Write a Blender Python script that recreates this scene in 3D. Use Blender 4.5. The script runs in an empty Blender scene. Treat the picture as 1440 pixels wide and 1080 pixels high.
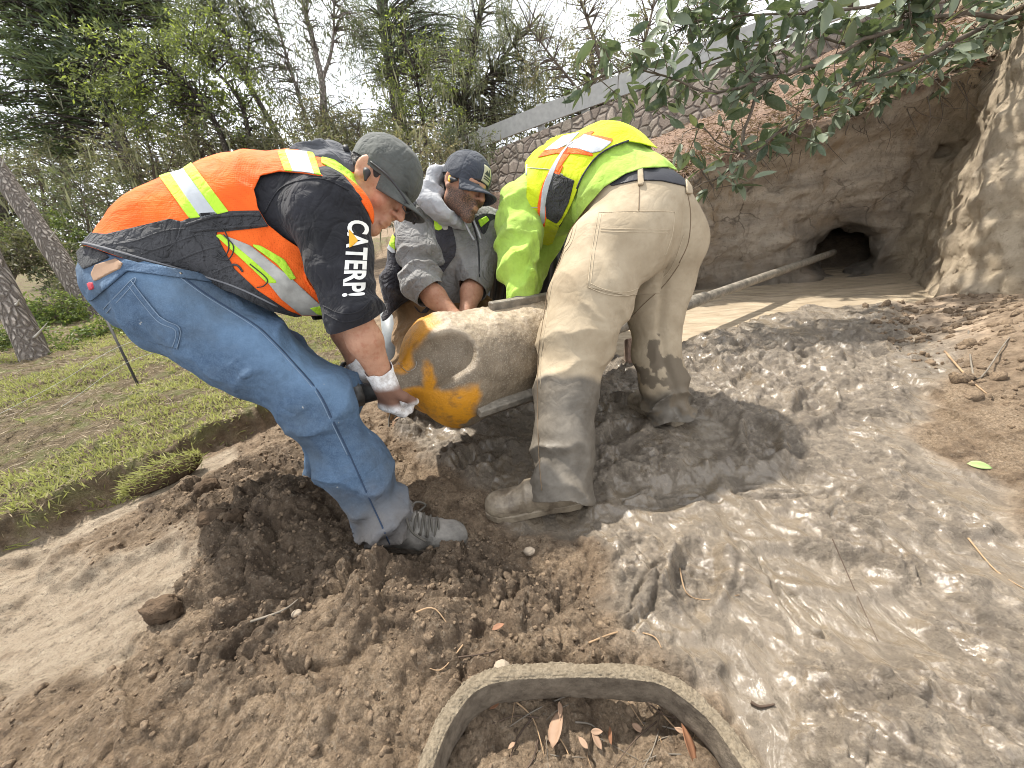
import bpy, bmesh, math, random
import numpy as np
from mathutils import Vector, Matrix
from mathutils.bvhtree import BVHTree
rng = np.random.default_rng(7)
random.seed(7)
SC = bpy.context.scene
COL = SC.collection
A = np.array
# ------------------------------------------------------------------ camera model
F_PX, CX, CY, CAM_H = 541.0, 720.0, 540.0, 0.92
_p, _a = math.radians(24), math.radians(5)
CF = A([0, math.cos(_p), -math.sin(_p)])
_r0 = A([1.0, 0, 0]); _u0 = A([0, math.sin(_p), math.cos(_p)])
CR = _r0*math.cos(_a) - _u0*math.sin(_a)
CU = _u0*math.cos(_a) + _r0*math.sin(_a)
CAM = A([0, 0, CAM_H])
def ray(px, py): return CF + CR*(px-CX)/F_PX + CU*(CY-py)/F_PX
def P(px, py, z): return CAM + z*ray(px, py)
def G(px, py, h=0.0):
    d = ray(px, py); return CAM + d*((h-CAM_H)/d[2])
def PY(px, py, y):
    d = ray(px, py); return CAM + d*(y/d[1])
def proj(v):
    v = np.asarray(v) - CAM; z = v@CF
    return CX + F_PX*(v@CR)/z, CY - F_PX*(v@CU)/z
# ------------------------------------------------------------------ noise
def _hash(ix, iy, iz, s):
    h = (ix.astype(np.int64)*374761393 + iy.astype(np.int64)*668265263 + iz.astype(np.int64)*2147483647 + s*974711) & 0xffffffff
    h = ((h ^ (h >> 13))*1274126177) & 0xffffffff
    h = ((h ^ (h >> 16))*2246822519) & 0xffffffff
    return ((h ^ (h >> 15)) & 0xffffff)/float(0xffffff)
def vnoise(p, s=0):
    """smooth value noise in -1..1, p (...,3)"""
    p = np.asarray(p, dtype=np.float64); i = np.floor(p); f = p - i
    f = f*f*f*(f*(f*6-15)+10)
    ix, iy, iz = i[..., 0], i[..., 1], i[..., 2]
    def c(a, b, d): return _hash(ix+a, iy+b, iz+d, s)
    fx, fy, fz = f[..., 0], f[..., 1], f[..., 2]
    x00 = c(0,0,0)*(1-fx)+c(1,0,0)*fx; x10 = c(0,1,0)*(1-fx)+c(1,1,0)*fx
    x01 = c(0,0,1)*(1-fx)+c(1,0,1)*fx; x11 = c(0,1,1)*(1-fx)+c(1,1,1)*fx
    return ((x00*(1-fy)+x10*fy)*(1-fz)+(x01*(1-fy)+x11*fy)*fz)*2-1
def fbm(p, oct=4, s=0, lac=2.03, gain=.5):
    p = np.asarray(p, dtype=np.float64); a, t, n = 1.0, 0.0, 0.0
    for o in range(oct):
        t = t + a*vnoise(p+o*17.3, s+o); n += a; a *= gain; p = p*lac
    return t/n
def xy3(x, y, sc, z=0.0): return np.stack([x*sc, y*sc, np.zeros_like(x)+z], -1)
def worley(x, y, s=0):
    """F1 distance, 2D"""
    ix, iy = np.floor(x), np.floor(y); best = np.full(x.shape, 9.0); idv = np.zeros(x.shape)
    for a in (-1, 0, 1):
        for b in (-1, 0, 1):
            cx, cy = ix+a, iy+b; z = np.zeros_like(cx)
            d = np.hypot(cx+_hash(cx, cy, z, s)-x, cy+_hash(cx, cy, z+1, s)-y)
            m = d < best; best = np.where(m, d, best); idv = np.where(m, _hash(cx, cy, z+2, s), idv)
    return best, idv
def sstep(a, b, x):
    t = np.clip((x-a)/(b-a), 0, 1); return t*t*(3-2*t)
# ------------------------------------------------------------------ 2D polygons
def catmull(pts, n=6, closed=True):
    pts = np.asarray(pts, float); m = len(pts); out = []
    rngk = range(m if closed else m-1)
    for i in rngk:
        if closed: p0, p1, p2, p3 = pts[i-1], pts[i], pts[(i+1) % m], pts[(i+2) % m]
        else: p0, p1, p2, p3 = pts[max(i-1, 0)], pts[i], pts[i+1], pts[min(i+2, m-1)]
        for k in range(n):
            t = k/n
            out.append(.5*((2*p1)+(p2-p0)*t+(2*p0-5*p1+4*p2-p3)*t*t+(3*p1-p0-3*p2+p3)*t**3))
    if not closed: out.append(pts[-1])
    return np.array(out)
def polysd(x, y, poly, smooth=0):
    """signed distance, positive inside"""
    if smooth: poly = catmull(poly, smooth)
    poly = np.asarray(poly, float); x = np.asarray(x); y = np.asarray(y)
    d = np.full(x.shape, 1e18); ins = np.zeros(x.shape, bool)
    for i in range(len(poly)):
        ax, ay = poly[i-1]; bx, by = poly[i]
        ex, ey = bx-ax, by-ay; L = ex*ex+ey*ey+1e-12
        t = np.clip(((x-ax)*ex+(y-ay)*ey)/L, 0, 1)
        d = np.minimum(d, (x-ax-t*ex)**2+(y-ay-t*ey)**2)
        c = ((ay > y) != (by > y)) & (x < ex*(y-ay)/(ey if abs(ey) > 1e-12 else 1e-12)+ax)
        ins ^= c
    d = np.sqrt(d); return np.where(ins, d, -d)
def linesd(x, y, line):
    """distance to an open polyline"""
    d = np.full(x.shape, 1e18)
    for (ax, ay), (bx, by) in zip(line[:-1], line[1:]):
        ex, ey = bx-ax, by-ay; L = ex*ex+ey*ey+1e-12
        t = np.clip(((x-ax)*ex+(y-ay)*ey)/L, 0, 1)
        d = np.minimum(d, (x-ax-t*ex)**2+(y-ay-t*ey)**2)
    return np.sqrt(d)
# ------------------------------------------------------------------ objects
def setp(o, label=None, cat=None, group=None, kind=None):
    if label: o['label'] = label
    if cat: o['category'] = cat
    if group: o['group'] = group
    if kind: o['kind'] = kind
    return o
def empty(name, loc, label, cat, group=None):
    o = bpy.data.objects.new(name, None); COL.objects.link(o)
    o.location = Vector(loc); o.empty_display_size = .1
    return setp(o, label, cat, group)
def obj(name, verts, faces, mat=None, parent=None, smooth=True, attrs=None, mats=None, mindex=None):
    me = bpy.data.meshes.new(name)
    verts = np.asarray(verts, dtype=np.float32).reshape(-1, 3)
    if parent is not None: verts = verts - np.array(parent.location if parent.parent is None else parent['wloc'], dtype=np.float32)
    if isinstance(faces, np.ndarray):
        k = faces.shape[1]; n = len(faces)
        me.vertices.add(len(verts)); me.vertices.foreach_set('co', verts.ravel())
        me.loops.add(n*k); me.loops.foreach_set('vertex_index', faces.astype(np.int32).ravel())
        me.polygons.add(n); me.polygons.foreach_set('loop_start', np.arange(0, n*k, k, dtype=np.int32))
        me.polygons.foreach_set('loop_total', np.full(n, k, dtype=np.int32))
        me.update(calc_edges=True)
    else:
        me.from_pydata([tuple(v) for v in verts], [], [tuple(int(i) for i in f) for f in faces]); me.update()
    if smooth: me.polygons.foreach_set('use_smooth', np.ones(len(me.polygons), dtype=bool))
    for an, av in (attrs or {}).items():
        av = np.asarray(av, dtype=np.float32)
        if av.ndim == 1:
            at = me.attributes.new(an, 'FLOAT', 'POINT'); at.data.foreach_set('value', av)
        else:
            at = me.attributes.new(an, 'FLOAT_VECTOR', 'POINT'); at.data.foreach_set('vector', av.ravel())
    for m in (mats or ([mat] if mat else [])): me.materials.append(m)
    if mindex is not None: me.polygons.foreach_set('material_index', np.asarray(mindex, dtype=np.int32))
    o = bpy.data.objects.new(name, me); COL.objects.link(o)
    if parent is not None:
        o.parent = parent
        o['wloc'] = [float(c) for c in (parent.location if parent.parent is None else parent['wloc'])]
    return o
class MB:
    """collects pieces of one mesh (quads as tris pairs or ngons)"""
    def __init__(s): s.v = []; s.f = []; s.n = 0
    def add(s, v, f):
        v = np.asarray(v, float).reshape(-1, 3); s.v.append(v)
        s.f += [tuple(int(i)+s.n for i in q) for q in f]; s.n += len(v); return s
    def tube(s, pts, rad, n=8, cap=True):
        v, f = tube(pts, rad, n, cap); return s.add(v, f)
    def box(s, c, ax, ay, az):
        c, ax, ay, az = map(lambda q: np.asarray(q, float), (c, ax, ay, az))
        v = [c+i*ax+j*ay+k*az for i in (-1, 1) for j in (-1, 1) for k in (-1, 1)]
        return s.add(v, [(0,1,3,2),(4,6,7,5),(0,4,5,1),(2,3,7,6),(0,2,6,4),(1,5,7,3)])
    def build(s, name, mat, parent=None, smooth=True, **k):
        return obj(name, np.concatenate(s.v), s.f, mat, parent, smooth, **k)
def tube(pts, rad, n=8, cap=True, prof=None):
    pts = np.asarray(pts, float); m = len(pts); rad = np.broadcast_to(np.asarray(rad, float), (m,))
    tan = np.gradient(pts, axis=0); tan /= np.linalg.norm(tan, axis=1)[:, None]+1e-12
    ref = A([0, 0, 1.0]) if abs(tan[0][2]) < .9 else A([1.0, 0, 0])
    nx = np.cross(tan[0], ref); nx /= np.linalg.norm(nx); vs = []
    ang = np.arange(n)*2*math.pi/n
    for i in range(m):
        nx = nx - tan[i]*(nx@tan[i]); nx /= np.linalg.norm(nx)+1e-12
        ny = np.cross(tan[i], nx)
        vs.append(pts[i]+rad[i]*(np.cos(ang)[:, None]*nx+np.sin(ang)[:, None]*ny))
    v = np.concatenate(vs); f = []
    for i in range(m-1):
        for k in range(n):
            f.append((i*n+k, i*n+(k+1) % n, (i+1)*n+(k+1) % n, (i+1)*n+k))
    if cap:
        f.append(tuple(range(n-1, -1, -1))); f.append(tuple((m-1)*n+k for k in range(n)))
    return v, f
def recalc(o):
    bm = bmesh.new(); bm.from_mesh(o.data); bmesh.ops.recalc_face_normals(bm, faces=bm.faces); bm.to_mesh(o.data); bm.free(); return o
# ------------------------------------------------------------------ implicit surfaces
class Vol:
    def __init__(s, lo, hi, h):
        s.lo = np.asarray(lo, float); s.h = h
        s.n = np.ceil((np.asarray(hi, float)-s.lo)/h).astype(int)+1
        s.d = np.full(s.n, 1.0, dtype=np.float32)
        s.ax = [s.lo[i]+h*np.arange(s.n[i]) for i in range(3)]
    def win(s, lo, hi):
        a = np.clip(np.floor((np.asarray(lo)-s.lo)/s.h).astype(int), 0, s.n); b = np.clip(np.ceil((np.asarray(hi)-s.lo)/s.h).astype(int)+1, 0, s.n)
        sl = tuple(slice(a[i], b[i]) for i in range(3))
        X = s.ax[0][sl[0]][:, None, None]; Y = s.ax[1][sl[1]][None, :, None]; Z = s.ax[2][sl[2]][None, None, :]
        return sl, X, Y, Z
    def comb(s, sl, q, k, op):
        d = s.d[sl]
        if d.size == 0: return
        q = q.astype(np.float32)
        if op == 'u':
            if k <= 0: r = np.minimum(d, q)
            else:
                h = np.clip(.5+.5*(d-q)/k, 0, 1); r = d*(1-h)+q*h-k*h*(1-h)
        else:
            if k <= 0: r = np.maximum(d, -q)
            else:
                h = np.clip(.5-.5*(d+q)/k, 0, 1); r = d*(1-h)-q*h+k*h*(1-h)
        s.d[sl] = r
    def cone(s, a, b, ra, rb=None, k=.015, op='u', side=None, q=1.0):
        a = np.asarray(a, float); b = np.asarray(b, float); rb = ra if rb is None else rb
        m = max(ra, rb)*max(q, 1.0)+max(.04, 2*k)
        sl, X, Y, Z = s.win(np.minimum(a, b)-m, np.maximum(a, b)+m)
        x, y, z = X-a[0], Y-a[1], Z-a[2]; ba = b-a; L = ba@ba+1e-9
        t = np.clip((x*ba[0]+y*ba[1]+z*ba[2])/L, 0, 1)
        x = x-t*ba[0]; y = y-t*ba[1]; z = z-t*ba[2]
        if side is not None:
            w = np.asarray(side, float); w = w/np.linalg.norm(w)
            c = x*w[0]+y*w[1]+z*w[2]; g = c*(1/q-1)
            x = x+g*w[0]; y = y+g*w[1]; z = z+g*w[2]
        d = np.sqrt(x*x+y*y+z*z)-(ra+(rb-ra)*t)
        s.comb(sl, d, k, op); return s
    def chain(s, pts, rad, k=.015, side=None, q=1.0, op='u'):
        qs = np.broadcast_to(np.asarray(q, float), (len(pts),))
        for i in range(len(pts)-1):
            s.cone(pts[i], pts[i+1], rad[i], rad[i+1], k, op, side, float((qs[i]+qs[i+1])/2))
        return s
    def ell(s, c, M, rad, k=.015, op='u'):
        """M rows = axes"""
        c = np.asarray(c, float); M = np.asarray(M, float); rad = np.asarray(rad, float)
        m = rad.max()+max(.04, 2*k)
        sl, X, Y, Z = s.win(c-m, c+m)
        x, y, z = X-c[0], Y-c[1], Z-c[2]
        u = [(x*M[i][0]+y*M[i][1]+z*M[i][2])/rad[i] for i in range(3)]
        k0 = np.sqrt(u[0]**2+u[1]**2+u[2]**2); k1 = np.sqrt((u[0]/rad[0])**2+(u[1]/rad[1])**2+(u[2]/rad[2])**2)+1e-9
        s.comb(sl, k0*(k0-1)/k1, k, op); return s
    def points(s, mask):
        i = np.argwhere(mask); return s.lo+i*s.h
    def displace(s, fn, band=.03):
        m = np.abs(s.d) < band
        s.d[m] += fn(s.points(m)).astype(np.float32); return s
    def mesh(s):
        return surfnet(s.d, s.lo, s.h)
def surfnet(d, lo, h):
    d = np.pad(d, 1, constant_values=1.0); lo = np.asarray(lo)-h
    g = d < 0
    c = [(a, b, e) for a in (0, 1) for b in (0, 1) for e in (0, 1)]
    n = np.array(d.shape)-1
    cnt = np.zeros(n, np.int8)
    for a, b, e in c: cnt += g[a:a+n[0], b:b+n[1], e:e+n[2]]
    act = (cnt > 0) & (cnt < 8)
    idx = np.argwhere(act); N = len(idx)
    ids = np.full(n, -1, np.int32); ids[act] = np.arange(N)
    acc = np.zeros((N, 3)); num = np.zeros(N)
    vals = {q: d[idx[:, 0]+q[0], idx[:, 1]+q[1], idx[:, 2]+q[2]].astype(np.float64) for q in c}
    for q in c:
        for ax in range(3):
            if q[ax]: continue
            r = list(q); r[ax] = 1; r = tuple(r)
            v0, v1 = vals[q], vals[r]; m = (v0 < 0) != (v1 < 0)
            t = v0/(v0-v1+1e-20)
            pt = np.tile(np.array(q, float), (N, 1)); pt[:, ax] += t
            acc[m] += pt[m]; num[m] += 1
    V = lo+h*(idx+acc/num[:, None])
    faces = []
    for ax in range(3):
        b, e = [(1, 2), (2, 0), (0, 1)][ax]
        sl0 = [slice(None)]*3; sl1 = [slice(None)]*3
        sl0[ax] = slice(0, -1); sl1[ax] = slice(1, None)
        s0, s1 = g[tuple(sl0)], g[tuple(sl1)]
        ed = np.argwhere(s0 != s1)
        ok = (ed[:, b] > 0) & (ed[:, e] > 0) & (ed[:, b] < n[b]) & (ed[:, e] < n[e]); ed = ed[ok]
        fl = s0[ed[:, 0], ed[:, 1], ed[:, 2]]
        def cid(db, de):
            q = ed.copy(); q[:, b] += db; q[:, e] += de; return ids[q[:, 0], q[:, 1], q[:, 2]]
        F = np.stack([cid(-1, -1), cid(0, -1), cid(0, 0), cid(-1, 0)], 1)
        F[~fl] = F[~fl][:, ::-1]
        faces.append(F)
    return V, np.concatenate(faces)
def vnormals(V, F):
    n = np.zeros_like(V)
    fn = np.cross(V[F[:, 1]]-V[F[:, 0]], V[F[:, 2]]-V[F[:, 0]])
    for k in range(F.shape[1]):
        for c in range(3): n[:, c] += np.bincount(F[:, k], fn[:, c], len(V))
    return n/(np.linalg.norm(n, axis=1)[:, None]+1e-12)
def smoothmesh(V, F, it=1, lam=.5):
    E = np.concatenate([F[:, [i, (i+1) % F.shape[1]]] for i in range(F.shape[1])]); E = np.concatenate([E, E[:, ::-1]])
    deg = np.bincount(E[:, 0], minlength=len(V))+1e-9
    for _ in range(it):
        avg = np.stack([np.bincount(E[:, 0], V[E[:, 1], c], len(V)) for c in range(3)], 1)/deg[:, None]
        V = V+lam*(avg-V)
    return V
def tri(F): return F if F.shape[1] == 3 else np.concatenate([F[:, [0, 1, 2]], F[:, [0, 2, 3]]])
def clip(V, T, s, extra=None):
    """keep s>0, cutting triangles along s=0; extra (N,k) is interpolated too"""
    T = tri(T); X = V if extra is None else np.concatenate([V, extra], 1)
    pos = s > 0; c = pos[T].sum(1)
    out = [T[c == 3]]; newv = []; base = len(X)
    for want in (1, 2):
        t = T[c == want]
        if not len(t): continue
        lone = pos[t] if want == 1 else ~pos[t]
        k = lone.argmax(1); r = np.arange(len(t))
        a, b, e = t[r, k], t[r, (k+1) % 3], t[r, (k+2) % 3]
        def cut(i, j):
            w = (s[i]/(s[i]-s[j]+1e-20))[:, None]; return X[i]*(1-w)+X[j]*w
        nb, ne = cut(a, b), cut(a, e)
        ib = base+np.arange(len(t)); ie = ib+len(t); base += 2*len(t)
        newv += [nb, ne]
        if want == 1: out.append(np.stack([a, ib, ie], 1))
        else: out += [np.stack([ib, b, e], 1), np.stack([ib, e, ie], 1)]
    X = np.concatenate([X]+newv); T = np.concatenate(out)
    # weld the duplicate cut points, drop unused
    used = np.unique(T); key = np.round(X[used][:, :3]*1e5).astype(np.int64)
    _, inv, first = np.unique(key, axis=0, return_inverse=True, return_index=True)[0], None, None
    u, first, inv = np.unique(key, axis=0, return_index=True, return_inverse=True)
    inv = inv.ravel(); mp = np.full(len(X), -1); mp[used] = inv
    T = mp[T]; X = X[used[first]]
    T = T[(T[:, 0] != T[:, 1]) & (T[:, 1] != T[:, 2]) & (T[:, 0] != T[:, 2])]
    return (X[:, :3], T) if extra is None else (X[:, :3], T, X[:, 3:])
def solidify(o, t, offset=-1):
    m = o.modifiers.new('thickness', 'SOLIDIFY'); m.thickness = t; m.offset = offset; return o
# ------------------------------------------------------------------ materials
class NT:
    def __init__(s, name):
        s.m = bpy.data.materials.new(name); s.m.use_nodes = True; s.t = s.m.node_tree; s.t.nodes.clear()
        s.out = s.t.nodes.new('ShaderNodeOutputMaterial')
    def n(s, ty, inp=None, **kw):
        nd = s.t.nodes.new('ShaderNode'+ty)
        for k, v in kw.items(): setattr(nd, k, v)
        for k, v in (inp or {}).items():
            sk = nd.inputs[k]
            if isinstance(v, bpy.types.NodeSocket): s.t.links.new(v, sk)
            else: sk.default_value = v
        return nd
    def pos(s): return s.n('NewGeometry').outputs['Position']
    def noise(s, sc, det=4, rough=.55, vec=None, dist=0.0):
        nd = s.n('TexNoise', {'Scale': sc, 'Detail': det, 'Roughness': rough, 'Distortion': dist})
        s.t.links.new(vec if vec is not None else s.pos(), nd.inputs['Vector']); return nd.outputs['Fac']
    def ramp(s, fac, lo, hi, a=0.0, b=1.0):
        return s.n('MapRange', {'Value': fac, 'From Min': lo, 'From Max': hi, 'To Min': a, 'To Max': b}).outputs[0]
    def mix(s, f, a, b, bt='MIX'):
        nd = s.n('Mix', data_type='RGBA', blend_type=bt); L = s.t.links
        for sk, v in ((nd.inputs[0], f), (nd.inputs[6], a), (nd.inputs[7], b)):
            if isinstance(v, bpy.types.NodeSocket): L.new(v, sk)
            else: sk.default_value = v if not isinstance(v, tuple) else (*v[:3], 1)
        return nd.outputs[2]
    def math(s, op, a, b=0.0):
        return s.n('Math', {0: a, 1: b}, operation=op).outputs[0]
    def attr(s, name): return s.n('Attribute', attribute_name=name)
    def bump(s, h, st=.5, dist=.01, nrm=None):
        nd = s.n('Bump', {'Height': h, 'Strength': st, 'Distance': dist})
        if nrm is not None: s.t.links.new(nrm, nd.inputs['Normal'])
        return nd.outputs[0]
    def bsdf(s, col, rough=.8, nrm=None, **kw):
        inp = {'Base Color': col if not isinstance(col, tuple) else (*col[:3], 1), 'Roughness': rough}
        for k, v in kw.items(): inp[k.replace('_', ' ')] = v
        b = s.n('BsdfPrincipled', inp)
        if nrm is not None: s.t.links.new(nrm, b.inputs['Normal'])
        s.t.links.new(b.outputs[0], s.out.inputs['Surface']); return b
def creases(m, wr, st):
    r1 = m.math('ABSOLUTE', m.math('SUBTRACT', m.noise(wr*.8, 2, .5, dist=1.2), .5)); r2 = m.math('ABSOLUTE', m.math('SUBTRACT', m.noise(wr*2.1, 2, .5, dist=.8), .5))
    b = m.bump(m.ramp(r1, .0, .16), st*.8, .016); return m.bump(m.ramp(r2, 0, .14), st*.6, .007, b)
def fabric(name, c, var=.25, rough=.9, weave=900, wst=.25, wr=14, wrst=.35, c2=None, dirt=None, dirtamt=.5, dsc=6, spec=.25):
    m = NT(name); n1 = m.noise(9, 5); n2 = m.noise(120, 2)
    dk = tuple(v*(1-var) for v in c); lt = tuple(min(1, v*(1+var)) for v in (c2 or c))
    col = m.mix(m.ramp(n1, .3, .7), dk, lt); col = m.mix(m.math('MULTIPLY', m.ramp(n2, .35, .75), .25), col, tuple(min(1, v*1.35+.01) for v in c))
    if dirt:
        nd = m.noise(dsc, 6, .65); col = m.mix(m.math('MULTIPLY', m.ramp(nd, .5, .66), dirtamt), col, dirt)
    b1 = creases(m, wr, wrst); b2 = m.bump(m.noise(weave, 1), wst, .002, b1)
    m.bsdf(col, rough, b2, Specular_IOR_Level=spec, Sheen_Weight=.08); return m.m
def plain(name, c, rough=.6, metal=0.0, var=.15, sc=20, bump=.15, bd=.003, spec=.4):
    m = NT(name); n1 = m.noise(sc, 5)
    col = m.mix(m.ramp(n1, .3, .7), tuple(v*(1-var) for v in c), tuple(min(1, v*(1+var)) for v in c))
    m.bsdf(col, rough, m.bump(m.noise(sc*4, 4), bump, bd), Metallic=metal, Specular_IOR_Level=spec); return m.m
# ------------------------------------------------------------------ camera, world, sun
cam = bpy.data.cameras.new('camera'); camo = bpy.data.objects.new('camera', cam); COL.objects.link(camo)
cam.sensor_width = 36; cam.lens = 36*F_PX/1440; cam.clip_start = .02; cam.clip_end = 2000
M = Matrix.Identity(4)
for i in range(3):
    M[i][0] = CR[i]; M[i][1] = CU[i]; M[i][2] = -CF[i]; M[i][3] = CAM[i]
camo.matrix_world = M; SC.camera = camo
SUN_EL, SUN_AZ = math.radians(60), math.atan2(-.66, .75)      # azimuth measured from +Y towards +X
sdir = A([math.sin(SUN_AZ)*math.cos(SUN_EL), math.cos(SUN_AZ)*math.cos(SUN_EL), math.sin(SUN_EL)])
sl = bpy.data.lights.new('sun', 'SUN'); sl.energy = 4.7; sl.angle = math.radians(1.5); sl.color = (1, .95, .86)
so = bpy.data.objects.new('sun', sl); COL.objects.link(so); so.location = (-4, 5, 9)
so.rotation_euler = Vector(-sdir).to_track_quat('-Z', 'Y').to_euler()
W = bpy.data.worlds.new('World'); SC.world = W; W.use_nodes = True; wt = W.node_tree; wt.nodes.clear()
def wn(ty, **k):
    n = wt.nodes.new('ShaderNode'+ty)
    for a, b in k.items(): setattr(n, a, b)
    return n
sky = wn('TexSky', sky_type='NISHITA', sun_disc=False, sun_elevation=SUN_EL, sun_rotation=SUN_AZ, air_density=1.0, dust_density=3.0)
bg1 = wn('Background'); bg1.inputs[1].default_value = .09; wt.links.new(sky.outputs[0], bg1.inputs[0])
bg2 = wn('Background'); bg2.inputs[0].default_value = (.93, .96, 1, 1); bg2.inputs[1].default_value = 1.05
tc = wn('TexCoord'); nz = wn('TexNoise'); nz.inputs['Scale'].default_value = 2.2; nz.inputs['Detail'].default_value = 5
wt.links.new(tc.outputs['Generated'], nz.inputs['Vector'])
mr = wn('MapRange'); mr.inputs[1].default_value = .36; mr.inputs[2].default_value = .56; mr.inputs[3].default_value = .68
wt.links.new(nz.outputs['Fac'], mr.inputs[0])
mx = wn('MixShader'); wt.links.new(mr.outputs[0], mx.inputs[0]); wt.links.new(bg1.outputs[0], mx.inputs[1]); wt.links.new(bg2.outputs[0], mx.inputs[2])
wo = wn('OutputWorld'); wt.links.new(mx.outputs[0], wo.inputs[0])
vs = SC.view_settings; vs.view_transform = 'Standard'; vs.look = 'None'; vs.exposure = .80; vs.gamma = 1.0
SC.cycles.use_denoising = True; SC.cycles.denoising_prefilter = 'ACCURATE'; SC.cycles.sample_clamp_indirect = 4.0; SC.cycles.filter_width = 1.0; SC.cycles.max_bounces = 6; SC.cycles.transparent_max_bounces = 8
# ================================================================== terrain
def gw(pts, h=0.0): return [tuple(G(x, y, h)[:2]) for x, y in pts]
CTRL = np.array([
 (0,.2,0),(-1,.3,.02),(.8,.2,.0),(-.45,.9,.02),(.1,1.0,.0),(.64,1.5,.02),(1.25,.65,.03),(-.6,1.7,.0),(1.0,2.2,.07),
 (1.9,2.5,.055),(2.2,1.6,.06),(-.9,1.2,.05),(-1.4,.75,.0),(-1.75,1.0,.0),(-2.2,2.2,.08),(-3.5,2.8,.12),(-4.8,4.7,.12),
 (-1.4,3,.05),(-1,4,.1),(0,4.5,.3),(0,3,.05),(-3,7,.2),(-8,8,.3),(0,12,.6),(-10,2,.2),(-3,1,.06),(3.2,1,.12),(5,0,.3),(0,-2,.05),(-3,-2,.05),(3,-2,.1),(9,4,.3),(-12,14,.6),(8,12,.8)])
def _tps(r): return r*r*np.log(r+1e-9)
_D = _tps(np.hypot(CTRL[:, None, 0]-CTRL[None, :, 0], CTRL[:, None, 1]-CTRL[None, :, 1])); _ntps = len(CTRL)
_Q = np.c_[np.ones(_ntps), CTRL[:, :2]]
_M = np.block([[_D+np.eye(_ntps)*.01, _Q], [_Q.T, np.zeros((3, 3))]])
_Wtps = np.linalg.solve(_M, np.r_[CTRL[:, 2], 0, 0, 0])
def base_h(x, y):
    o = _Wtps[_ntps]+_Wtps[_ntps+1]*x+_Wtps[_ntps+2]*y
    for i in range(_ntps): o = o+_Wtps[i]*_tps(np.hypot(x-CTRL[i, 0], y-CTRL[i, 1]))
    return o
EDGE = [(-4.5,-1.6)]+gw([(0,765),(60,745),(105,715),(165,700),(225,672),(270,645),(300,632),(345,615),(400,585)])+[(-1.05,2.3),(-1.15,3.0),(-1.6,4.0),(-2.4,6.0),(-3,12)]
TURF = EDGE+[(-60, 30), (-60, -6)]
SAND = gw([(-80,790),(60,775),(150,765),(270,775),(290,830),(250,900),(180,940),(60,960),(-80,990)])
STRIP = gw([(-60,790),(150,705),(330,640),(345,655),(160,735),(-60,830)])
MUDL = gw([(640,520),(560,600),(600,640),(690,690),(720,745),(800,775),(835,800),(838,870),(900,915),(960,960),(1010,1010),(1060,1100)])
MUD = MUDL+[(.45,-1.0),(1.6,-1.0)]+gw([(1480,800),(1420,700),(1310,640),(1290,590),(1345,540),(1370,470)])+[(3.3,2.8),(5,4.6),(1.0,4.6),(.2,3.2)]
DARK = gw([(330,670),(400,640),(480,700),(640,770),(840,800),(840,890),(760,910),(560,930),(480,900),(420,980),(300,1000),(240,960),(270,860),(290,760),(200,720)])
POND = [(.75,2.05)]+[tuple(v) for v in gw([(945,492),(985,480),(1040,462),(1080,448),(1130,436),(1250,436),(1335,436)], .05)]+[(4.8,3.2),(5.2,4.6),(.2,4.6),(.2,3.0)]
FLOW1 = gw([(990,640),(1060,720),(1130,790),(1220,900)]); FLOW2 = gw([(985,600),(1000,650),(1080,760),(1160,830),(1290,900)])
FLOW3 = gw([(960,880),(1040,900),(1080,960),(1120,1080)]); FLOW4 = gw([(900,690),(980,660),(1000,620)])
CRACKS = [gw(q_) for q_ in ([(1030,750),(1075,795),(1110,835),(1150,880)], [(880,700),(950,690),(1010,700)], [(1040,690),(1110,700),(1180,690)], [(930,800),(905,850),(880,880)], [(1100,560),(1180,590),(1260,600)], [(1180,730),(1240,760),(1290,820)], [(1010,530),(1090,500),(1170,520)], [(850,640),(900,650),(930,640)])]
def ground_fields(x, y):
    wob = .05*vnoise(xy3(x, y, 6), 3)+.025*vnoise(xy3(x, y, 17), 4)
    turf = polysd(x, y, TURF)+wob*.8
    sand = polysd(x, y, SAND, 4)+wob*2.2+.05*fbm(xy3(x, y, 28), 3, 5)
    strip = polysd(x, y, STRIP)+wob*.2
    mud = polysd(x, y, MUD, 3)+wob
    dark = polysd(x, y, DARK, 4)+wob*2
    pond = polysd(x, y, POND)+wob*.5
    flow = np.minimum.reduce([linesd(x, y, FLOW1), linesd(x, y, FLOW2), linesd(x, y, FLOW3), linesd(x, y, FLOW4)])+wob*1.0
    return turf, sand, strip, mud, dark, pond, flow
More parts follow.
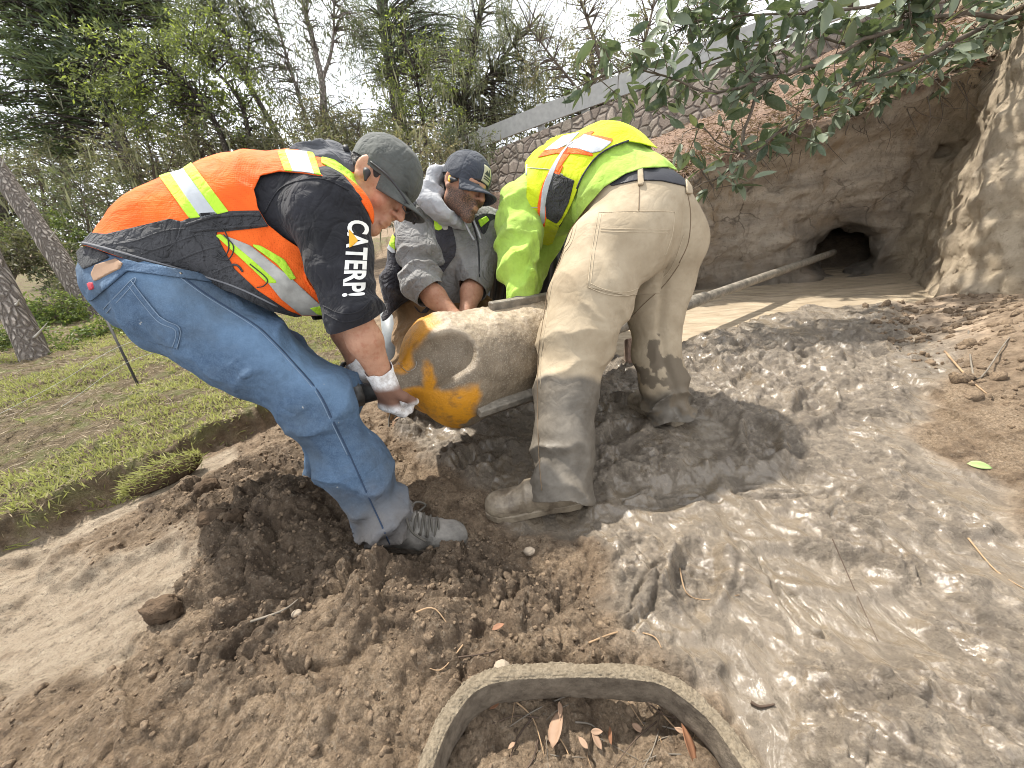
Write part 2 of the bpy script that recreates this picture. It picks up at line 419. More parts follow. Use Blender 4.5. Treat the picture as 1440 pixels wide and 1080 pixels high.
def ground_h(x, y, fine=True):
    x = np.asarray(x, float); y = np.asarray(y, float)
    turf, sand, strip, mud, dark, pond, flow = ground_fields(x, y)
    h = base_h(x, y)
    r = np.hypot(x, y)
    T = sstep(-.012, .02, turf); S = sstep(-.06, .05, sand)*(1-T); K = sstep(-.03, .01, strip)*(1-T)
    Mu = sstep(-.05, .06, mud)*(1-T); D = sstep(-.06, .08, dark)*(1-Mu)*(1-S)
    soil = (1-T)*(1-Mu)*(1-np.maximum(S, K)*.92)
    near = sstep(5.0, 2.5, r)
    # spoil heap that runs from the man's boots to the lower left
    h = h+.075*np.exp(-((x+.72)**2/.10+(y-.95)**2/.06))+.06*np.exp(-((x+.55)**2/.10+(y-.62)**2/.03))+.05*np.exp(-((x+.2)**2/.07+(y-.62)**2/.02))*(1-Mu)
    h = h-.06*np.exp(-((x+.42)**2/.03+(y-.90)**2/.012))
    h = h-.035*sstep(0, .12, sand)
    # turf step and soft swell
    h = h+T*(.075+.02*vnoise(xy3(x, y, 2.2), 9)+.02*vnoise(xy3(x, y, 7), 10)+.008*vnoise(xy3(x, y, 25), 10))
    h = h-.05*sstep(-.16, -.03, turf)*(1-T)*(1-sstep(-.28,-.1,turf)*0)
    # crumbly soil: rounded clods at several sizes
    if fine:
        q = .06*vnoise(xy3(x, y, 9), 21), .06*vnoise(xy3(x, y, 9), 22)
        w1, i1 = worley((x+q[0])*8, (y+q[1])*8, 1); w2, i2 = worley((x+q[1])*19, (y+q[0])*19, 2); w3, i3 = worley(x*47, y*47, 3); w4, i4 = worley(x*105, y*105, 4)
        dome = lambda w, R: np.sqrt(np.maximum(0, 1-(w/R)**2))
        w0, i0 = worley((x+q[1]*1.5)*4.6, (y+q[0]*1.5)*4.6, 8)
        pat = .35+.65*sstep(-.35, .3, vnoise(xy3(x, y, 3.3), 33))
        cl = .050*dome(w0, .62)*sstep(.45, 1, i0)+.036*dome(w1, .66)*(.15+.85*i1)*sstep(.15,.5,i1)*1.2+.028*dome(w2, .70)*(.2+.8*i2)+.013*dome(w3, .72)*(.25+.75*i3)+.0048*dome(w4, .75)
        h = h+soil*near*((cl-.03)*(.55+.55*D)*(.55+.6*pat)+.03*fbm(xy3(x, y, 3.2), 4, 31)+.006*fbm(xy3(x, y, 28), 4, 34)*1.6)
        # packed sand: shallow flakes and cracks running along the slope
        u = x*.86+y*.5; v = -x*.5+y*.86
        fl = vnoise(np.stack([u*7, v*34, u*0], -1), 41)
        h = h+np.maximum(S, K)*near*(.011*np.clip(fl, -.2, .8)-.007*sstep(.06,0,np.abs(vnoise(np.stack([u*9, v*21, u*0], -1), 45)))*sstep(-.1,.3,vnoise(xy3(x,y,5),46))+.0018*(w3-.5)+.012*vnoise(xy3(x, y, 6), 43)+.004*fbm(xy3(x, y, 30), 3, 44))
        # trodden wet mud: swells, ridges, boot holes; flat where slurry runs
        m1 = fbm(xy3(x, y, 3.1), 4, 51); m2 = 1-np.abs(vnoise(np.stack([x*7.5+y*3, y*6-x*2, x*0], -1), 52)); m3 = fbm(xy3(x, y, 22), 4, 53)
        flat = np.clip(sstep(.10, .02, flow)*.85+sstep(.0, -.35, m1)*.75, 0, .95)
        farm = sstep(1.2, 2.2, y)
        m4 = fbm(xy3(x+.02*vnoise(xy3(x,y,20),57), y, 48), 3, 54); sp = vnoise(np.stack([x*9-y*5, x*16+y*26, x*0], -1), 55)
        mm = .05*m1*(1+.3*farm)+.013*m4*(1-flat*.75)+.017*np.abs(sp)*(1-flat*.7)+.016*dome(w2,.6)*sstep(.55,.9,i2)*(1-flat)*(.3+.5*farm)+.011*dome(w3,.7)*sstep(.45,1,i3)*(1-flat*.8)*sstep(-.3,.3,m1)+.018*dome(w1,.55)*sstep(.6,.95,i1)*(1-flat)+.024*(m2-.6)*(1+.5*farm)+.017*m3*(1-flat)*(1+1.2*farm)+.004*(.6-w3)*(1-flat)+.010*farm*(.6-w2)*i2*(1-flat)
        fp = 0
        for px, py, pa in ((.55,1.05,.4),(.95,1.25,1.1),(.75,.72,-.3),(1.3,1.45,.7),(.45,.72,.9),(1.55,2.0,.2),(1.15,1.75,1.5),(.42,1.4,.5),(1.0,.95,2.0),(-.15,1.35,.8),(.2,1.75,.2)):
            c, s_ = math.cos(pa), math.sin(pa); du = (x-px)*c+(y-py)*s_; dv = -(x-px)*s_+(y-py)*c
            e = np.sqrt((du/.15)**2+(dv/.06)**2); fp = fp-.035*sstep(1.1, .6, e)+.018*np.exp(-((e-1.25)/.22)**2)
        mm = mm*(1-.75*np.exp(-((x-.62)**2+(y-1.42)**2)/.07)); h = h+Mu*near*(mm*(1-.55*flat)+fp*(1-flat*.6)-.012*flat)
        for ln_ in CRACKS:
            dl = linesd(x, y, ln_)+.012*vnoise(xy3(x, y, 14), 58)+.006*vnoise(xy3(x, y, 45), 59); h = h+Mu*(.013*np.exp(-(dl/.028)**2)-.020*np.exp(-((dl-.012)/.008)**2))
        h = h-.008*sstep(.06, 0, np.abs(flow-.03))*Mu*near
        wet = Mu*np.clip(flat*1.1, 0, 1)
        h = h+T*near*.006*fbm(xy3(x, y, 40), 2, 61)
    else: wet = Mu*.4
    # the hollow the slurry stands in
    h = h*(1-sstep(-.02, .12, pond))+sstep(-.02, .12, pond)*(-.12)
    rim = sstep(-.45, -.02, pond)*(1-sstep(-.02, .05, pond)); h = np.maximum(h, np.where(pond < .04, (.050+.045*np.abs(fbm(xy3(x, y, 9), 3, 71)))*(rim > 0)-9*(rim <= 0), -9)) if fine else h
    # ground rising towards the foot of the right bank
    rb = polysd(x, y, RB_FOOT)
    h = np.maximum(h, np.where((rb > -.56) & (y < 2.75) & ((rb > -.30) | (y < 2.3)), .05+(.11+.14*sstep(2.4,1.6,y))*sstep(-.30-.25*sstep(2.4,1.7,y), .15, rb)+(.03*fbm(xy3(x, y, 8), 4, 72)+(.016*np.sqrt(np.maximum(0,1-(worley(x*17,y*17,73)[0]/.7)**2)) if fine else 0))*near+.1*np.clip(rb, 0, 3), -9))
    return h, dict(turf=T, sand=np.maximum(S, K), mud=Mu, dark=D, wet=wet, soil=soil, pond=pond, rb=rb)
RB_FOOT = [tuple(G(1339,436,.05)[:2]), tuple(G(1440,510,.05)[:2]), (2.25,1.0), (2.3,.3), (2.5,-2), (12,-2), (12,6), (4.9,4.2)]
def ground_at(x, y): return float(ground_h(A([x]), A([y]))[0][0])
# polar sheet: finest near the place, reaching the horizon
_c = A([0.0, -.55]); NR, NA = 760, 820
rr = np.concatenate([np.geomspace(.62, 5.2, NR-60), np.geomspace(5.25, 900, 60)])
aa = np.linspace(math.radians(-78), math.radians(78), NA)
RR, AA = np.meshgrid(rr, aa, indexing='ij')
gx, gy = _c[0]+RR*np.sin(AA), _c[1]+RR*np.cos(AA)
gh, gm = ground_h(gx, gy)
gh = np.where(RR > 40, gh*0+.4, gh)
# low hill line far away is hidden by trees; keep it flat
idx = np.arange(NR*NA).reshape(NR, NA)
gF = np.stack([idx[:-1, :-1], idx[:-1, 1:], idx[1:, 1:], idx[1:, :-1]], -1).reshape(-1, 4)
GV = np.stack([gx, gy, gh], -1).reshape(-1, 3)
def ground_mat():
    m = NT('soil and mud'); at = m.attr('m1'); sep = m.n('SeparateXYZ', {0: at.outputs['Vector']}); turf, sand, mud = sep.outputs
    at2 = m.attr('m2'); sep2 = m.n('SeparateXYZ', {0: at2.outputs['Vector']}); wet, dark, dry = sep2.outputs
    n1 = m.noise(3.5, 6, .6); n2 = m.noise(26, 6, .65); n3 = m.noise(160, 3); n4 = m.noise(9, 5, .6)
    soil = m.mix(m.ramp(n2, .32, .68), (.115,.078,.050), (.30,.215,.14)); soil = m.mix(m.ramp(n4, .42, .62), soil, m.mix(m.ramp(n3, .35, .65), (.23,.165,.105), (.40,.30,.205)))
    soil = m.mix(m.math('MULTIPLY', dark, .72), soil, m.mix(m.ramp(n2, .35, .66), (.062,.043,.030), (.20,.145,.10)))
    soil = m.mix(m.math('MULTIPLY', m.ramp(n3, .62, .72), .5), soil, (.42,.33,.24))
    snd = m.mix(m.ramp(n2, .3, .7), (.33,.255,.18), (.50,.41,.305)); snd = m.mix(m.math('MULTIPLY', m.ramp(m.noise(14, 6, .7), .55, .68), .6), snd, (.21,.15,.10))
    md = m.mix(m.ramp(n4, .35, .65), (.138,.109,.078), (.228,.186,.137)); md = m.mix(m.math('MULTIPLY', m.ramp(n2, .48, .66), .65), md, (.105,.082,.060))
    md = m.mix(m.math('MULTIPLY', wet, .75), md, m.mix(m.ramp(n1, .35, .65), (.138,.110,.078), (.192,.156,.115)))
    tf = m.mix(m.ramp(n2, .35, .65), (.10,.075,.045), (.22,.165,.10)); tf = m.mix(m.ramp(n4, .48, .62), tf, (.14,.15,.05))
    col = m.mix(sand, soil, snd); col = m.mix(mud, col, md); col = m.mix(turf, col, tf)
    gr = m.noise(230, 4, .75); gr2 = m.noise(75, 5, .7); col = m.mix(m.math('MULTIPLY', m.ramp(gr, .50, .64), m.math('SUBTRACT', .55, m.math('MULTIPLY', wet, .25))), col, (.075,.055,.040)); col = m.mix(m.math('MULTIPLY', m.ramp(gr2, .56, .66), m.math('SUBTRACT', .5, m.math('MULTIPLY', wet, .25))), col, (.36,.295,.22)); col = m.mix(m.math('MULTIPLY', m.ramp(gr2, .44, .36), m.math('SUBTRACT', .5, m.math('MULTIPLY', wet, .25))), col, (.070,.050,.036))
    col = m.mix(dry, col, m.mix(m.ramp(n2, .35, .65), (.20,.145,.098), (.40,.30,.21)))
    r = m.ramp(n3, .3, .7, .8, 1.0)
    pud = m.math('ADD', m.noise(11, 6, .62, m.n('Mapping', {'Vector': m.pos(), 'Scale': (1.7, 1, 1), 'Rotation': (0, 0, .6)}).outputs[0], .8), m.math('MULTIPLY', wet, .085))
    rm = m.ramp(pud, .51, .60, .64, .14)
    rough = m.n('Mix', {0: mud, 2: r, 3: rm}, data_type='FLOAT').outputs[0]
    rough = m.n('Mix', {0: dry, 2: rough, 3: .95}, data_type='FLOAT').outputs[0]
    bst = m.n('Mix', {0: mud, 2: .9, 3: m.math('SUBTRACT', .66, m.ramp(pud, .49, .60, 0, .52))}, data_type='FLOAT').outputs[0]
    b = m.n('Bump', {'Height': m.noise(70, 8, .72), 'Strength': bst, 'Distance': .03}).outputs[0]
    b = m.n('Bump', {'Height': m.noise(330, 4, .7), 'Strength': m.math('MULTIPLY', bst, .6), 'Distance': .005, 'Normal': b}).outputs[0]
    fl = m.n('Mapping', {'Vector': m.pos(), 'Scale': (2.2, 1, 1), 'Rotation': (0, 0, .55)}).outputs[0]
    b = m.n('Bump', {'Height': m.noise(10, 4, .55, fl, 1.2), 'Strength': m.math('MULTIPLY', mud, m.ramp(m.noise(2.6, 3), .42, .62, .05, .42)), 'Distance': .026, 'Normal': b}).outputs[0]
    b = m.n('Bump', {'Height': m.noise(30, 4, .6, fl, 1.0), 'Strength': m.math('MULTIPLY', mud, .18), 'Distance': .008, 'Normal': b}).outputs[0]
    m.bsdf(col, rough, b, Specular_IOR_Level=m.n('Mix', {0: mud, 2: .25, 3: .65}, data_type='FLOAT').outputs[0]); return m.m
dryrb = sstep(-.42, -.12, gm['rb']+.12*fbm(xy3(gx, gy, 5), 3, 81))
M_GROUND = ground_mat()
ground = obj('ground', GV, gF, M_GROUND, attrs={
    'm1': np.stack([gm['turf'], gm['sand'], gm['mud']], -1).reshape(-1, 3),
    'm2': np.stack([gm['wet'], gm['dark'], dryrb], -1).reshape(-1, 3)})
setp(ground, 'trodden building ground of crumbly soil and grey wet mud beside a turf edge', 'ground', kind='structure')
# ------------------------------------------------------------------ standing slurry
def grid(x0, x1, y0, y1, nx, ny, zf):
    X, Y = np.meshgrid(np.linspace(x0, x1, nx), np.linspace(y0, y1, ny), indexing='ij')
    I = np.arange(nx*ny).reshape(nx, ny)
    return np.stack([X, Y, zf(X, Y)], -1).reshape(-1, 3), np.stack([I[:-1, :-1], I[1:, :-1], I[1:, 1:], I[:-1, 1:]], -1).reshape(-1, 4)
def pondz(X, Y):
    q = np.stack([X*3+.8*vnoise(xy3(X, Y, 2), 5), Y*9+1.5*vnoise(xy3(X, Y, 2), 6), X*0], -1)
    return .055+.0035*vnoise(q, 7)+.002*vnoise(q*2.7, 8)
pv, pf = grid(.3, 5.3, 1.7, 4.5, 260, 200, pondz)
_pc = pv[pf].mean(1); pf = pf[polysd(_pc[:, 0], _pc[:, 1], POND) > -.16]; pv[:, 2] -= .012
m = NT('slurry'); q = m.n('Mapping', {'Vector': m.pos(), 'Scale': (1.2, 5, 1), 'Rotation': (0, 0, .25)}).outputs[0]
c = m.mix(m.ramp(m.noise(3.2, 6, .65, q, 1.6), .35, .65), (.35,.28,.195), (.48,.395,.29)); c = m.mix(m.math('MULTIPLY', m.ramp(m.noise(9, 5, .6, q, 2), .58, .66), .45), c, (.55,.475,.37))
m.bsdf(c, .13, m.bump(m.noise(14, 4, .5, q, 1.2), .12, .01), Specular_IOR_Level=.5)
pond = setp(obj('water', pv, pf, m.m), 'tan drilling slurry standing in the pit below the bore hole', 'water', kind='structure')
# ------------------------------------------------------------------ cut earth bank with the bore
BANK_Y = 3.9
TOPX = [(.0,.75)]+[(PY(x, y, BANK_Y)[0], PY(x, y, BANK_Y)[2]) for x, y in ((905,262),(985,238),(1060,205),(1110,185),(1180,165),(1270,130),(1350,98),(1440,62))]+[(8,3.2)]
tx = A(sorted(TOPX))
def topz(x): return np.interp(x, tx[:, 0], tx[:, 1])
B1 = G(1339,436,.05); BORE = PY(1188, 352, BANK_Y)
def bank_build():
    lo, hi, h = A([.5, .9, -.12]), A([5.6, 6.2, 3.0]), .024
    V = Vol(lo, hi, h); X = V.ax[0][:, None, None]; Y = V.ax[1][None, :, None]; Z = V.ax[2][None, None, :]
    t = topz(V.ax[0])[:, None, None]
    lean = .05*np.clip(Z-.05, 0, 3)-.22*sstep(-.35, 0, Z-t)          # face leans back, sod lip overhangs
    d1 = np.maximum((BANK_Y-.03+lean-Y), Z-t-.03*(Y-BANK_Y))
    d1 = np.maximum(d1, .55-X+.25*np.clip(Y-3.9,0,2))
    # right hand bank: one face towards the camera side, one turning the corner
    n1 = A([-.84, -.30, .36]); n1 /= np.linalg.norm(n1); n2 = A([-.80, .58, .06]); n2 /= np.linalg.norm(n2)
    pA = (X-B1[0])*n1[0]+(Y-B1[1])*n1[1]+(Z-.05)*n1[2]; pB = (X-B1[0])*n2[0]+(Y-B1[1])*n2[1]+(Z-.05)*n2[2]
    k = .12; hh = np.clip(.5-.5*(pB-pA)/k, 0, 1); d2 = pB*(1-hh)+pA*hh+k*hh*(1-hh)
    d2 = np.maximum(d2, Z-(2.35+.12*(Y-2)))
    k = .10; hh = np.clip(.5+.5*(d2-d1)/k, 0, 1); d = d2*(1-hh)+d1*hh-k*hh*(1-hh)
    V.d = (d+0*X).astype(np.float32)
    # scooped alcove, then the bore itself
    V.ell(BORE+A([-.05, -.10, .12]), np.eye(3), (.46, .26, .40), .10, 's')
    V.cone(BORE+A([-.2, -.3, .02]), BORE+A([1.45, 1.85, -.18]), .285, .28, .03, 's')
    V.ell(PY(1322, 213, BANK_Y+.1), np.eye(3), (.11, .22, .07), .05, 's')
    def dis(p):
        q = p.copy(); x, y, z = p.T
        strat = vnoise(np.stack([x*1.1, y*1.1, z*7+.6*x], -1), 11); big = fbm(p*1.9, 4, 12); sm = fbm(p*9, 4, 13)
        crack = np.abs(vnoise(np.stack([x*2.3, y*2.3, z*.8], -1), 14))
        blk = np.abs(vnoise(np.stack([x*4.1+z, y*4, z*3.2-.8*x], -1), 15))
        r = sstep(-.05, .2, (x-B1[0]-.05)*.8+(B1[1]+.25-y)*.5)
        chip = np.floor(5*fbm(np.stack([x*2.6, y*2.6, z*4.2-.5*x], -1), 3, 18)+.5*vnoise(p*14, 19))/5
        led = np.abs(((z*4.6+1.1*fbm(p*A([1.2,1.2,.3]), 3, 20)) % 1)-.5)*2
        gro = np.abs(vnoise(np.stack([x*2+z*1.5, y*11+z*6, z*5-y*8], -1), 16)); lump = fbm(p*6, 4, 22)
        bore = sstep(.46, .30, np.hypot(x-BORE[0], z-BORE[2]))
        face = -(.060*big+.022*strat+.026*sm+.125*chip*(1-bore)+.03*fbm(p*5, 4, 24))+.030*sstep(.07, 0, crack)+.018*sstep(.09, 0, blk)-.034*led
        tan_ = -.05*big-.035*lump-.045*gro-.022*sm-.05*chip
        return face*(1-r)+tan_*r
    V.displace(dis, .15)
    v, f = V.mesh(); keep = v[:, 1] < 6.1; fk = keep[f].all(1) & (v[f][:, :, 0].max(1) < 5.55) & (v[f][:, :, 2].min(1) > -.12)
    return v, f[fk]
bv, bf = bank_build()
m = NT('cut earth'); ps = m.pos(); sx = m.n('SeparateXYZ', {0: ps})
lay = m.n('Mapping', {'Vector': ps, 'Scale': (.8, .8, 4.5)}).outputs[0]
c = m.mix(m.ramp(m.noise(1.7, 6, .6, lay, .6), .36, .64), (.36,.295,.23), (.58,.49,.39))
c = m.mix(m.math('MULTIPLY', m.ramp(m.noise(3.1, 5, .6), .55, .66), .6), c, (.36,.25,.145))
c = m.mix(m.math('MULTIPLY', m.ramp(m.noise(6, 6, .7), .56, .68), .55), c, (.20,.155,.115))
c = m.mix(m.math('MULTIPLY', m.ramp(sx.outputs[2], .75, .05), .55), c, (.20,.170,.138))
ck = m.n('TexVoronoi', {'Scale': 2.6, 'Randomness': 1.0}, feature='DISTANCE_TO_EDGE'); m.t.links.new(m.mix(.16, m.n('Mapping', {'Vector': ps, 'Scale': (1.0, .6, 1.5)}).outputs[0], m.n('TexNoise', {'Scale': 2.5, 'Detail': 6, 'Vector': ps}).outputs['Color'], 'LINEAR_LIGHT'), ck.inputs['Vector']); ckf = m.ramp(ck.outputs['Distance'], .0, .022, 1, 0)
c = m.mix(m.math('MULTIPLY', ckf, m.ramp(m.noise(2.2, 3), .45, .6, 0, .8)), c, (.10,.075,.055)); c = m.mix(m.math('MULTIPLY', m.ramp(m.noise(5, 5, .7, m.n('Mapping', {'Vector': ps, 'Scale': (3, 3, .5)}).outputs[0]), .56, .66), .5), c, (.235,.19,.15)); c = m.mix(m.math('MULTIPLY', m.ramp(m.noise(38, 4, .7), .57, .66), .45), c, (.17,.13,.098))
tanm = m.attr('tan').outputs['Fac']
c2 = m.mix(m.ramp(m.noise(7, 6, .65), .33, .67), (.42,.335,.235), (.62,.51,.375)); c2 = m.mix(m.math('MULTIPLY', m.ramp(m.noise(22, 5, .7), .58, .68), .6), c2, (.20,.145,.095))
c = m.mix(tanm, c, c2)
topm = m.attr('duff').outputs['Fac']; c = m.mix(topm, c, m.mix(m.ramp(m.noise(40, 5, .7), .36, .64), (.07,.042,.028), (.27,.165,.105)))
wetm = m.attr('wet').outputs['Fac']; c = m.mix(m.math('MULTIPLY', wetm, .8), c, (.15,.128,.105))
b = m.bump(m.noise(20, 8, .72), 1.0, .06); b = m.bump(m.noise(120, 5, .7), .7, .012, b)
m.bsdf(c, m.n('Mix', {0: wetm, 2: .95, 3: .5}, data_type='FLOAT').outputs[0], b, Specular_IOR_Level=.3)
bn = vnormals(bv, bf); wob = .12*fbm(bv*4, 3, 17)
ctan = sstep(-.05, .2, (bv[:, 0]-B1[0]-.05)*.8+(B1[1]+.25-bv[:, 1])*.5+wob)
duff = sstep(-.10, .02, bv[:, 2]-topz(bv[:, 0])+wob*.5)*(1-ctan)
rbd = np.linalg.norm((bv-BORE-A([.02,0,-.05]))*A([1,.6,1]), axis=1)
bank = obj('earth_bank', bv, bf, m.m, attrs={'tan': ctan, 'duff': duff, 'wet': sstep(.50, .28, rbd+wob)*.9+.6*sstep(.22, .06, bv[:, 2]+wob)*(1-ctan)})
setp(bank, 'tall cut earth bank with a round dark bore hole above the slurry', 'earth bank', kind='structure')
# ------------------------------------------------------------------ hillside behind the bank
WALL_B = [P(600,285,9.5), P(690,268,8.0), P(850,222,6.6), P(1000,160,5.6), P(1170,72,4.9)]
HC = [( x, BANK_Y+.15, float(topz(x))) for x in (.7,1.2,2,2.8,3.6,4.4,5.5)]+[tuple(w) for w in WALL_B]+[(-.9,4.4,.0),(-1.6,7,.1),(-1.2,9,.3),(.2,4.1,.45),(7,5,3.0),(9,9,3.6),(3,12,2.8),(0,13,1.2),(6,14,3.0)]
HC = A(HC); _Dh = np.hypot(HC[:, None, 0]-HC[None, :, 0], HC[:, None, 1]-HC[None, :, 1]); _Wh = np.linalg.solve(_Dh+np.eye(len(HC))*.02, HC[:, 2]-1.0)
def hill_h(x, y):
    o = np.ones_like(x)
    for i in range(len(HC)): o = o+_Wh[i]*np.hypot(x-HC[i, 0], y-HC[i, 1])
    return o
hv, hf = grid(-1.6, 9, 4.0, 13, 240, 200, lambda X, Y: hill_h(X, Y)+.05*fbm(xy3(X, Y, 2.5), 4, 91)+.012*vnoise(xy3(X, Y, 14), 92)-.5*sstep(-.9, -1.6, X))
m = NT('leaf litter'); c = m.mix(m.ramp(m.noise(30, 6, .7), .35, .65), (.11,.066,.045), (.36,.235,.165)); c = m.mix(m.math('MULTIPLY', m.ramp(m.noise(3, 4), .5, .65), .5), c, (.30,.215,.16))
m.bsdf(c, .95, m.bump(m.noise(60, 5, .7), 1, .03)); M_LITTER = m.m
setp(obj('hillside', hv, hf, M_LITTER), 'slope strewn with reddish leaf litter above the earth bank', 'hillside', kind='structure')
# ================================================================== people: shared helpers
def unit(v): v = np.asarray(v, float); return v/np.linalg.norm(v)
def JP(d): return {k: P(*v) for k, v in d.items()}
def add_hand(V, w, d, n, thumb, curl=(.6, .9, .7), infl=0.0, sc=1.0, spread=.02, tcurl=.7):
    """w wrist, d towards the knuckles, n the way the palm faces, thumb = direction of the thumb side"""
    d = unit(d); n = unit(n - d*(n@d)); s = unit(np.cross(d, n))
    if s@thumb < 0: s = -s
    k = .010*sc
    V.cone(w, w+d*.03*sc, .027*sc+infl, .027*sc+infl, .02, side=s, q=1.2)
    for o in (-.024, -.008, .008, .024):
        V.cone(w+d*.012*sc+s*o*.6*sc, w+d*.088*sc+s*o*1.15*sc, .015*sc+infl, .0125*sc+infl, .014)
    L = [(.036, .022, .018), (.042, .026, .020), (.045, .029, .021), (.041, .025, .020)]
    R = [.0078, .0088, .0092, .009]; O = [-.032, -.0115, .0105, .031]
    for i in range(4):
        p = w+d*(.086+.006*(i in (1, 2)))*sc+s*O[i]*sc; a = 0; dd = d+s*(O[i]*spread/.03)
        dd = unit(dd)
        for j in range(3):
            a += curl[j]*(1.0+.07*(1.5-i))
            q = p+(dd*math.cos(a)+n*math.sin(a))*L[i][j]*sc*1.05
            V.cone(p, q, R[i]*sc*(1-.07*j)+infl, R[i]*sc*(.96-.08*j)+infl, .006 if j else .010); p = q
    p0 = w+d*.022*sc+s*.026*sc; p1 = p0+unit(d*.55+s*.65+n*.35)*.042*sc
    p2 = p1+unit(d*.75+s*.2+n*tcurl)*.034*sc; p3 = p2+unit(d*.6-s*.15+n*(tcurl+.25))*.027*sc
    V.cone(p0, p1, .0155*sc+infl, .0125*sc+infl, .012); V.cone(p1, p2, .0118*sc+infl, .0105*sc+infl, .006); V.cone(p2, p3, .0105*sc+infl, .009*sc+infl, .005)
class Head:
    def __init__(s, c, fwd, up, sc=1.0):
        s.c = np.asarray(c, float); s.f = unit(fwd); s.u = unit(up-s.f*(np.asarray(up)@s.f)); s.l = np.cross(s.u, s.f); s.sc = sc
    def at(s, f, l, u): return s.c+(s.f*f+s.l*l+s.u*u)*s.sc
    @property
    def M(s): return np.stack([s.f, s.l, s.u])
    def add(s, V, neck, neck_r=.060):
        S = s.sc; r = lambda *a: A(a)*S
        V.ell(s.at(-.012, 0, .034), s.M, r(.098, .078, .090), .02)
        V.ell(s.at(.030, 0, -.032), s.M, r(.064, .063, .088), .03)
        for g in (-1, 1):
            V.cone(s.at(.072, g*.012, -.112), s.at(.0, g*.050, -.072), .020*S, .020*S, .025)
            V.cone(s.at(.0, g*.050, -.072), s.at(-.010, g*.058, -.03), .020*S, .02*S, .025)
            V.ell(s.at(.062, g*.037, -.036), s.M, r(.026, .024, .022), .022)
            V.cone(s.at(.089, g*.010, .022), s.at(.072, g*.046, .016), .0115*S, .010*S, .012)
        V.cone(s.at(.074, 0, -.108), s.at(.080, 0, -.116), .021*S, .017*S, .02)
        V.cone(s.at(.094, 0, .010), s.at(.117, 0, -.030), .0085*S, .0125*S, .012)
        V.ell(s.at(.119, 0, -.036), s.M, r(.0125, .0115, .0105), .006)
        for g in (-1, 1):
            V.ell(s.at(.104, g*.0135, -.039), s.M, r(.012, .0085, .008), .006)
            V.ell(s.at(.1, g*.032, -.003), s.M, r(.018, .017, .0115), .010, 's')
            V.ell(s.at(.0745, g*.032, -.004), s.M, r(.0145, .0155, .0125), .004)
            V.ell(s.at(.112, g*.0075, -.0455), s.M, r(.006, .0035, .004), .003, 's')
        V.cone(s.at(.083, 0, -.062), s.at(.090, 0, -.066), .020*S, .017*S, .016)
        V.cone(s.at(.0985, -.014, -.0705), s.at(.0985, .014, -.0705), .0062*S, .0062*S, .006)
        V.cone(s.at(.096, -.013, -.0845), s.at(.096, .013, -.0845), .0072*S, .0072*S, .006)
        V.cone(s.at(.107, -.022, -.0775), s.at(.107, .022, -.0775), .0035*S, .0035*S, .004, 's')
        for g in (-1, 1):
            ec = s.at(-.012, g*.0795, -.006); eM = np.stack([unit(s.f*.95+s.u*.18+s.l*g*-.25), unit(s.l*g+s.f*.25), unit(s.u-.18*s.f)])
            V.ell(ec, eM, r(.024, .0095, .035), .008)
            V.ell(ec+s.l*g*.009*S+s.f*.004*S, eM, r(.013, .0075, .022), .004, 's')
            V.ell(ec-s.u*.03*S+s.f*.004*S+s.l*g*.002*S, eM, r(.010, .007, .010), .006)
        V.cone(s.at(-.022, 0, -.075), neck, .054*S, neck_r, .03)
    def cap(s, parent, mat, brim_mat, tilt=.0, vox=.004):
        S = s.sc; c = s.at(-.010, 0, .040)
        V = Vol(c-.17, c+.17, vox); V.ell(c, s.M, A([.112, .0915, .098])*S, .01)
        v, f = V.mesh()
        # seams of the six panels, and a soft dent or two
        q = v-c; lf, ll, lu = q@s.f, q@s.l, q@s.u
        an = np.arctan2(ll, lf); seam = np.abs(((an+math.pi/6) % (math.pi/3))-math.pi/6)*np.hypot(lf, ll)
        n = vnormals(v, f); v = v-n*(.0016*np.exp(-(seam/.003)**2)*sstep(.095, .02, lu*0+np.maximum(0, lu-.06)))[:, None]+n*(.004*fbm(v*14, 3, 5))[:, None]
        sgn = lu-(-.030+tilt*lf-.012*(ll/.09)**2*(lf > 0))
        v2, t2, = clip(v, f, sgn)
        o = solidify(obj('cap_crown', v2, t2, mat, parent), .003)
        MB().tube([c+s.u*.0975*S, c+s.u*.103*S], [.008*S, .005*S], 10).build('cap_button', mat, parent)
        # brim
        nu, nv = 26, 8; vs = []
        for i in range(nu):
            t = (i/(nu-1)*2-1); th = t*1.12
            for j in range(nv):
                e = j/(nv-1)
                base = A([.106*math.cos(th), .0865*math.sin(th), 0]); ext = .082*e*(math.cos(th*1.25)**.75 if abs(th) < 1.25 else 0)
                ff = base[0]+ext; lt = base[1]*(1+.05*e)
                uu = -.026+tilt*ff-.030*(.25+e)*(lt/.09)**2-.020*e
                vs.append(c+(s.f*ff+s.l*lt+s.u*uu)*S)
        I = np.arange(nu*nv).reshape(nu, nv)
        b = obj('cap_brim', vs, np.stack([I[:-1, :-1], I[1:, :-1], I[1:, 1:], I[:-1, 1:]], -1).reshape(-1, 4), brim_mat, parent)
        solidify(recalc(b), .004); return o
def bbox(pts, m): pts = np.asarray(pts); return pts.min(0)-m, pts.max(0)+m
def pxclip(V, F, poly, smooth=4, keep=1):
    """part of a mesh inside (keep=1) or outside an outline laid out on the garment; outline given as seen from the photograph's side"""
    x, y = proj(V); s = polysd(x, y, poly, smooth)*keep
    return clip(V, F, s)
def sub(V, F, poly, m=12):
    x, y = proj(V); p = np.asarray(poly); k = (x > p[:, 0].min()-m) & (x < p[:, 0].max()+m) & (y > p[:, 1].min()-m) & (y < p[:, 1].max()+m)
    F = tri(F); F = F[k[F].any(1)]; u, inv = np.unique(F, return_inverse=True); return V[u], inv.reshape(-1, 3)
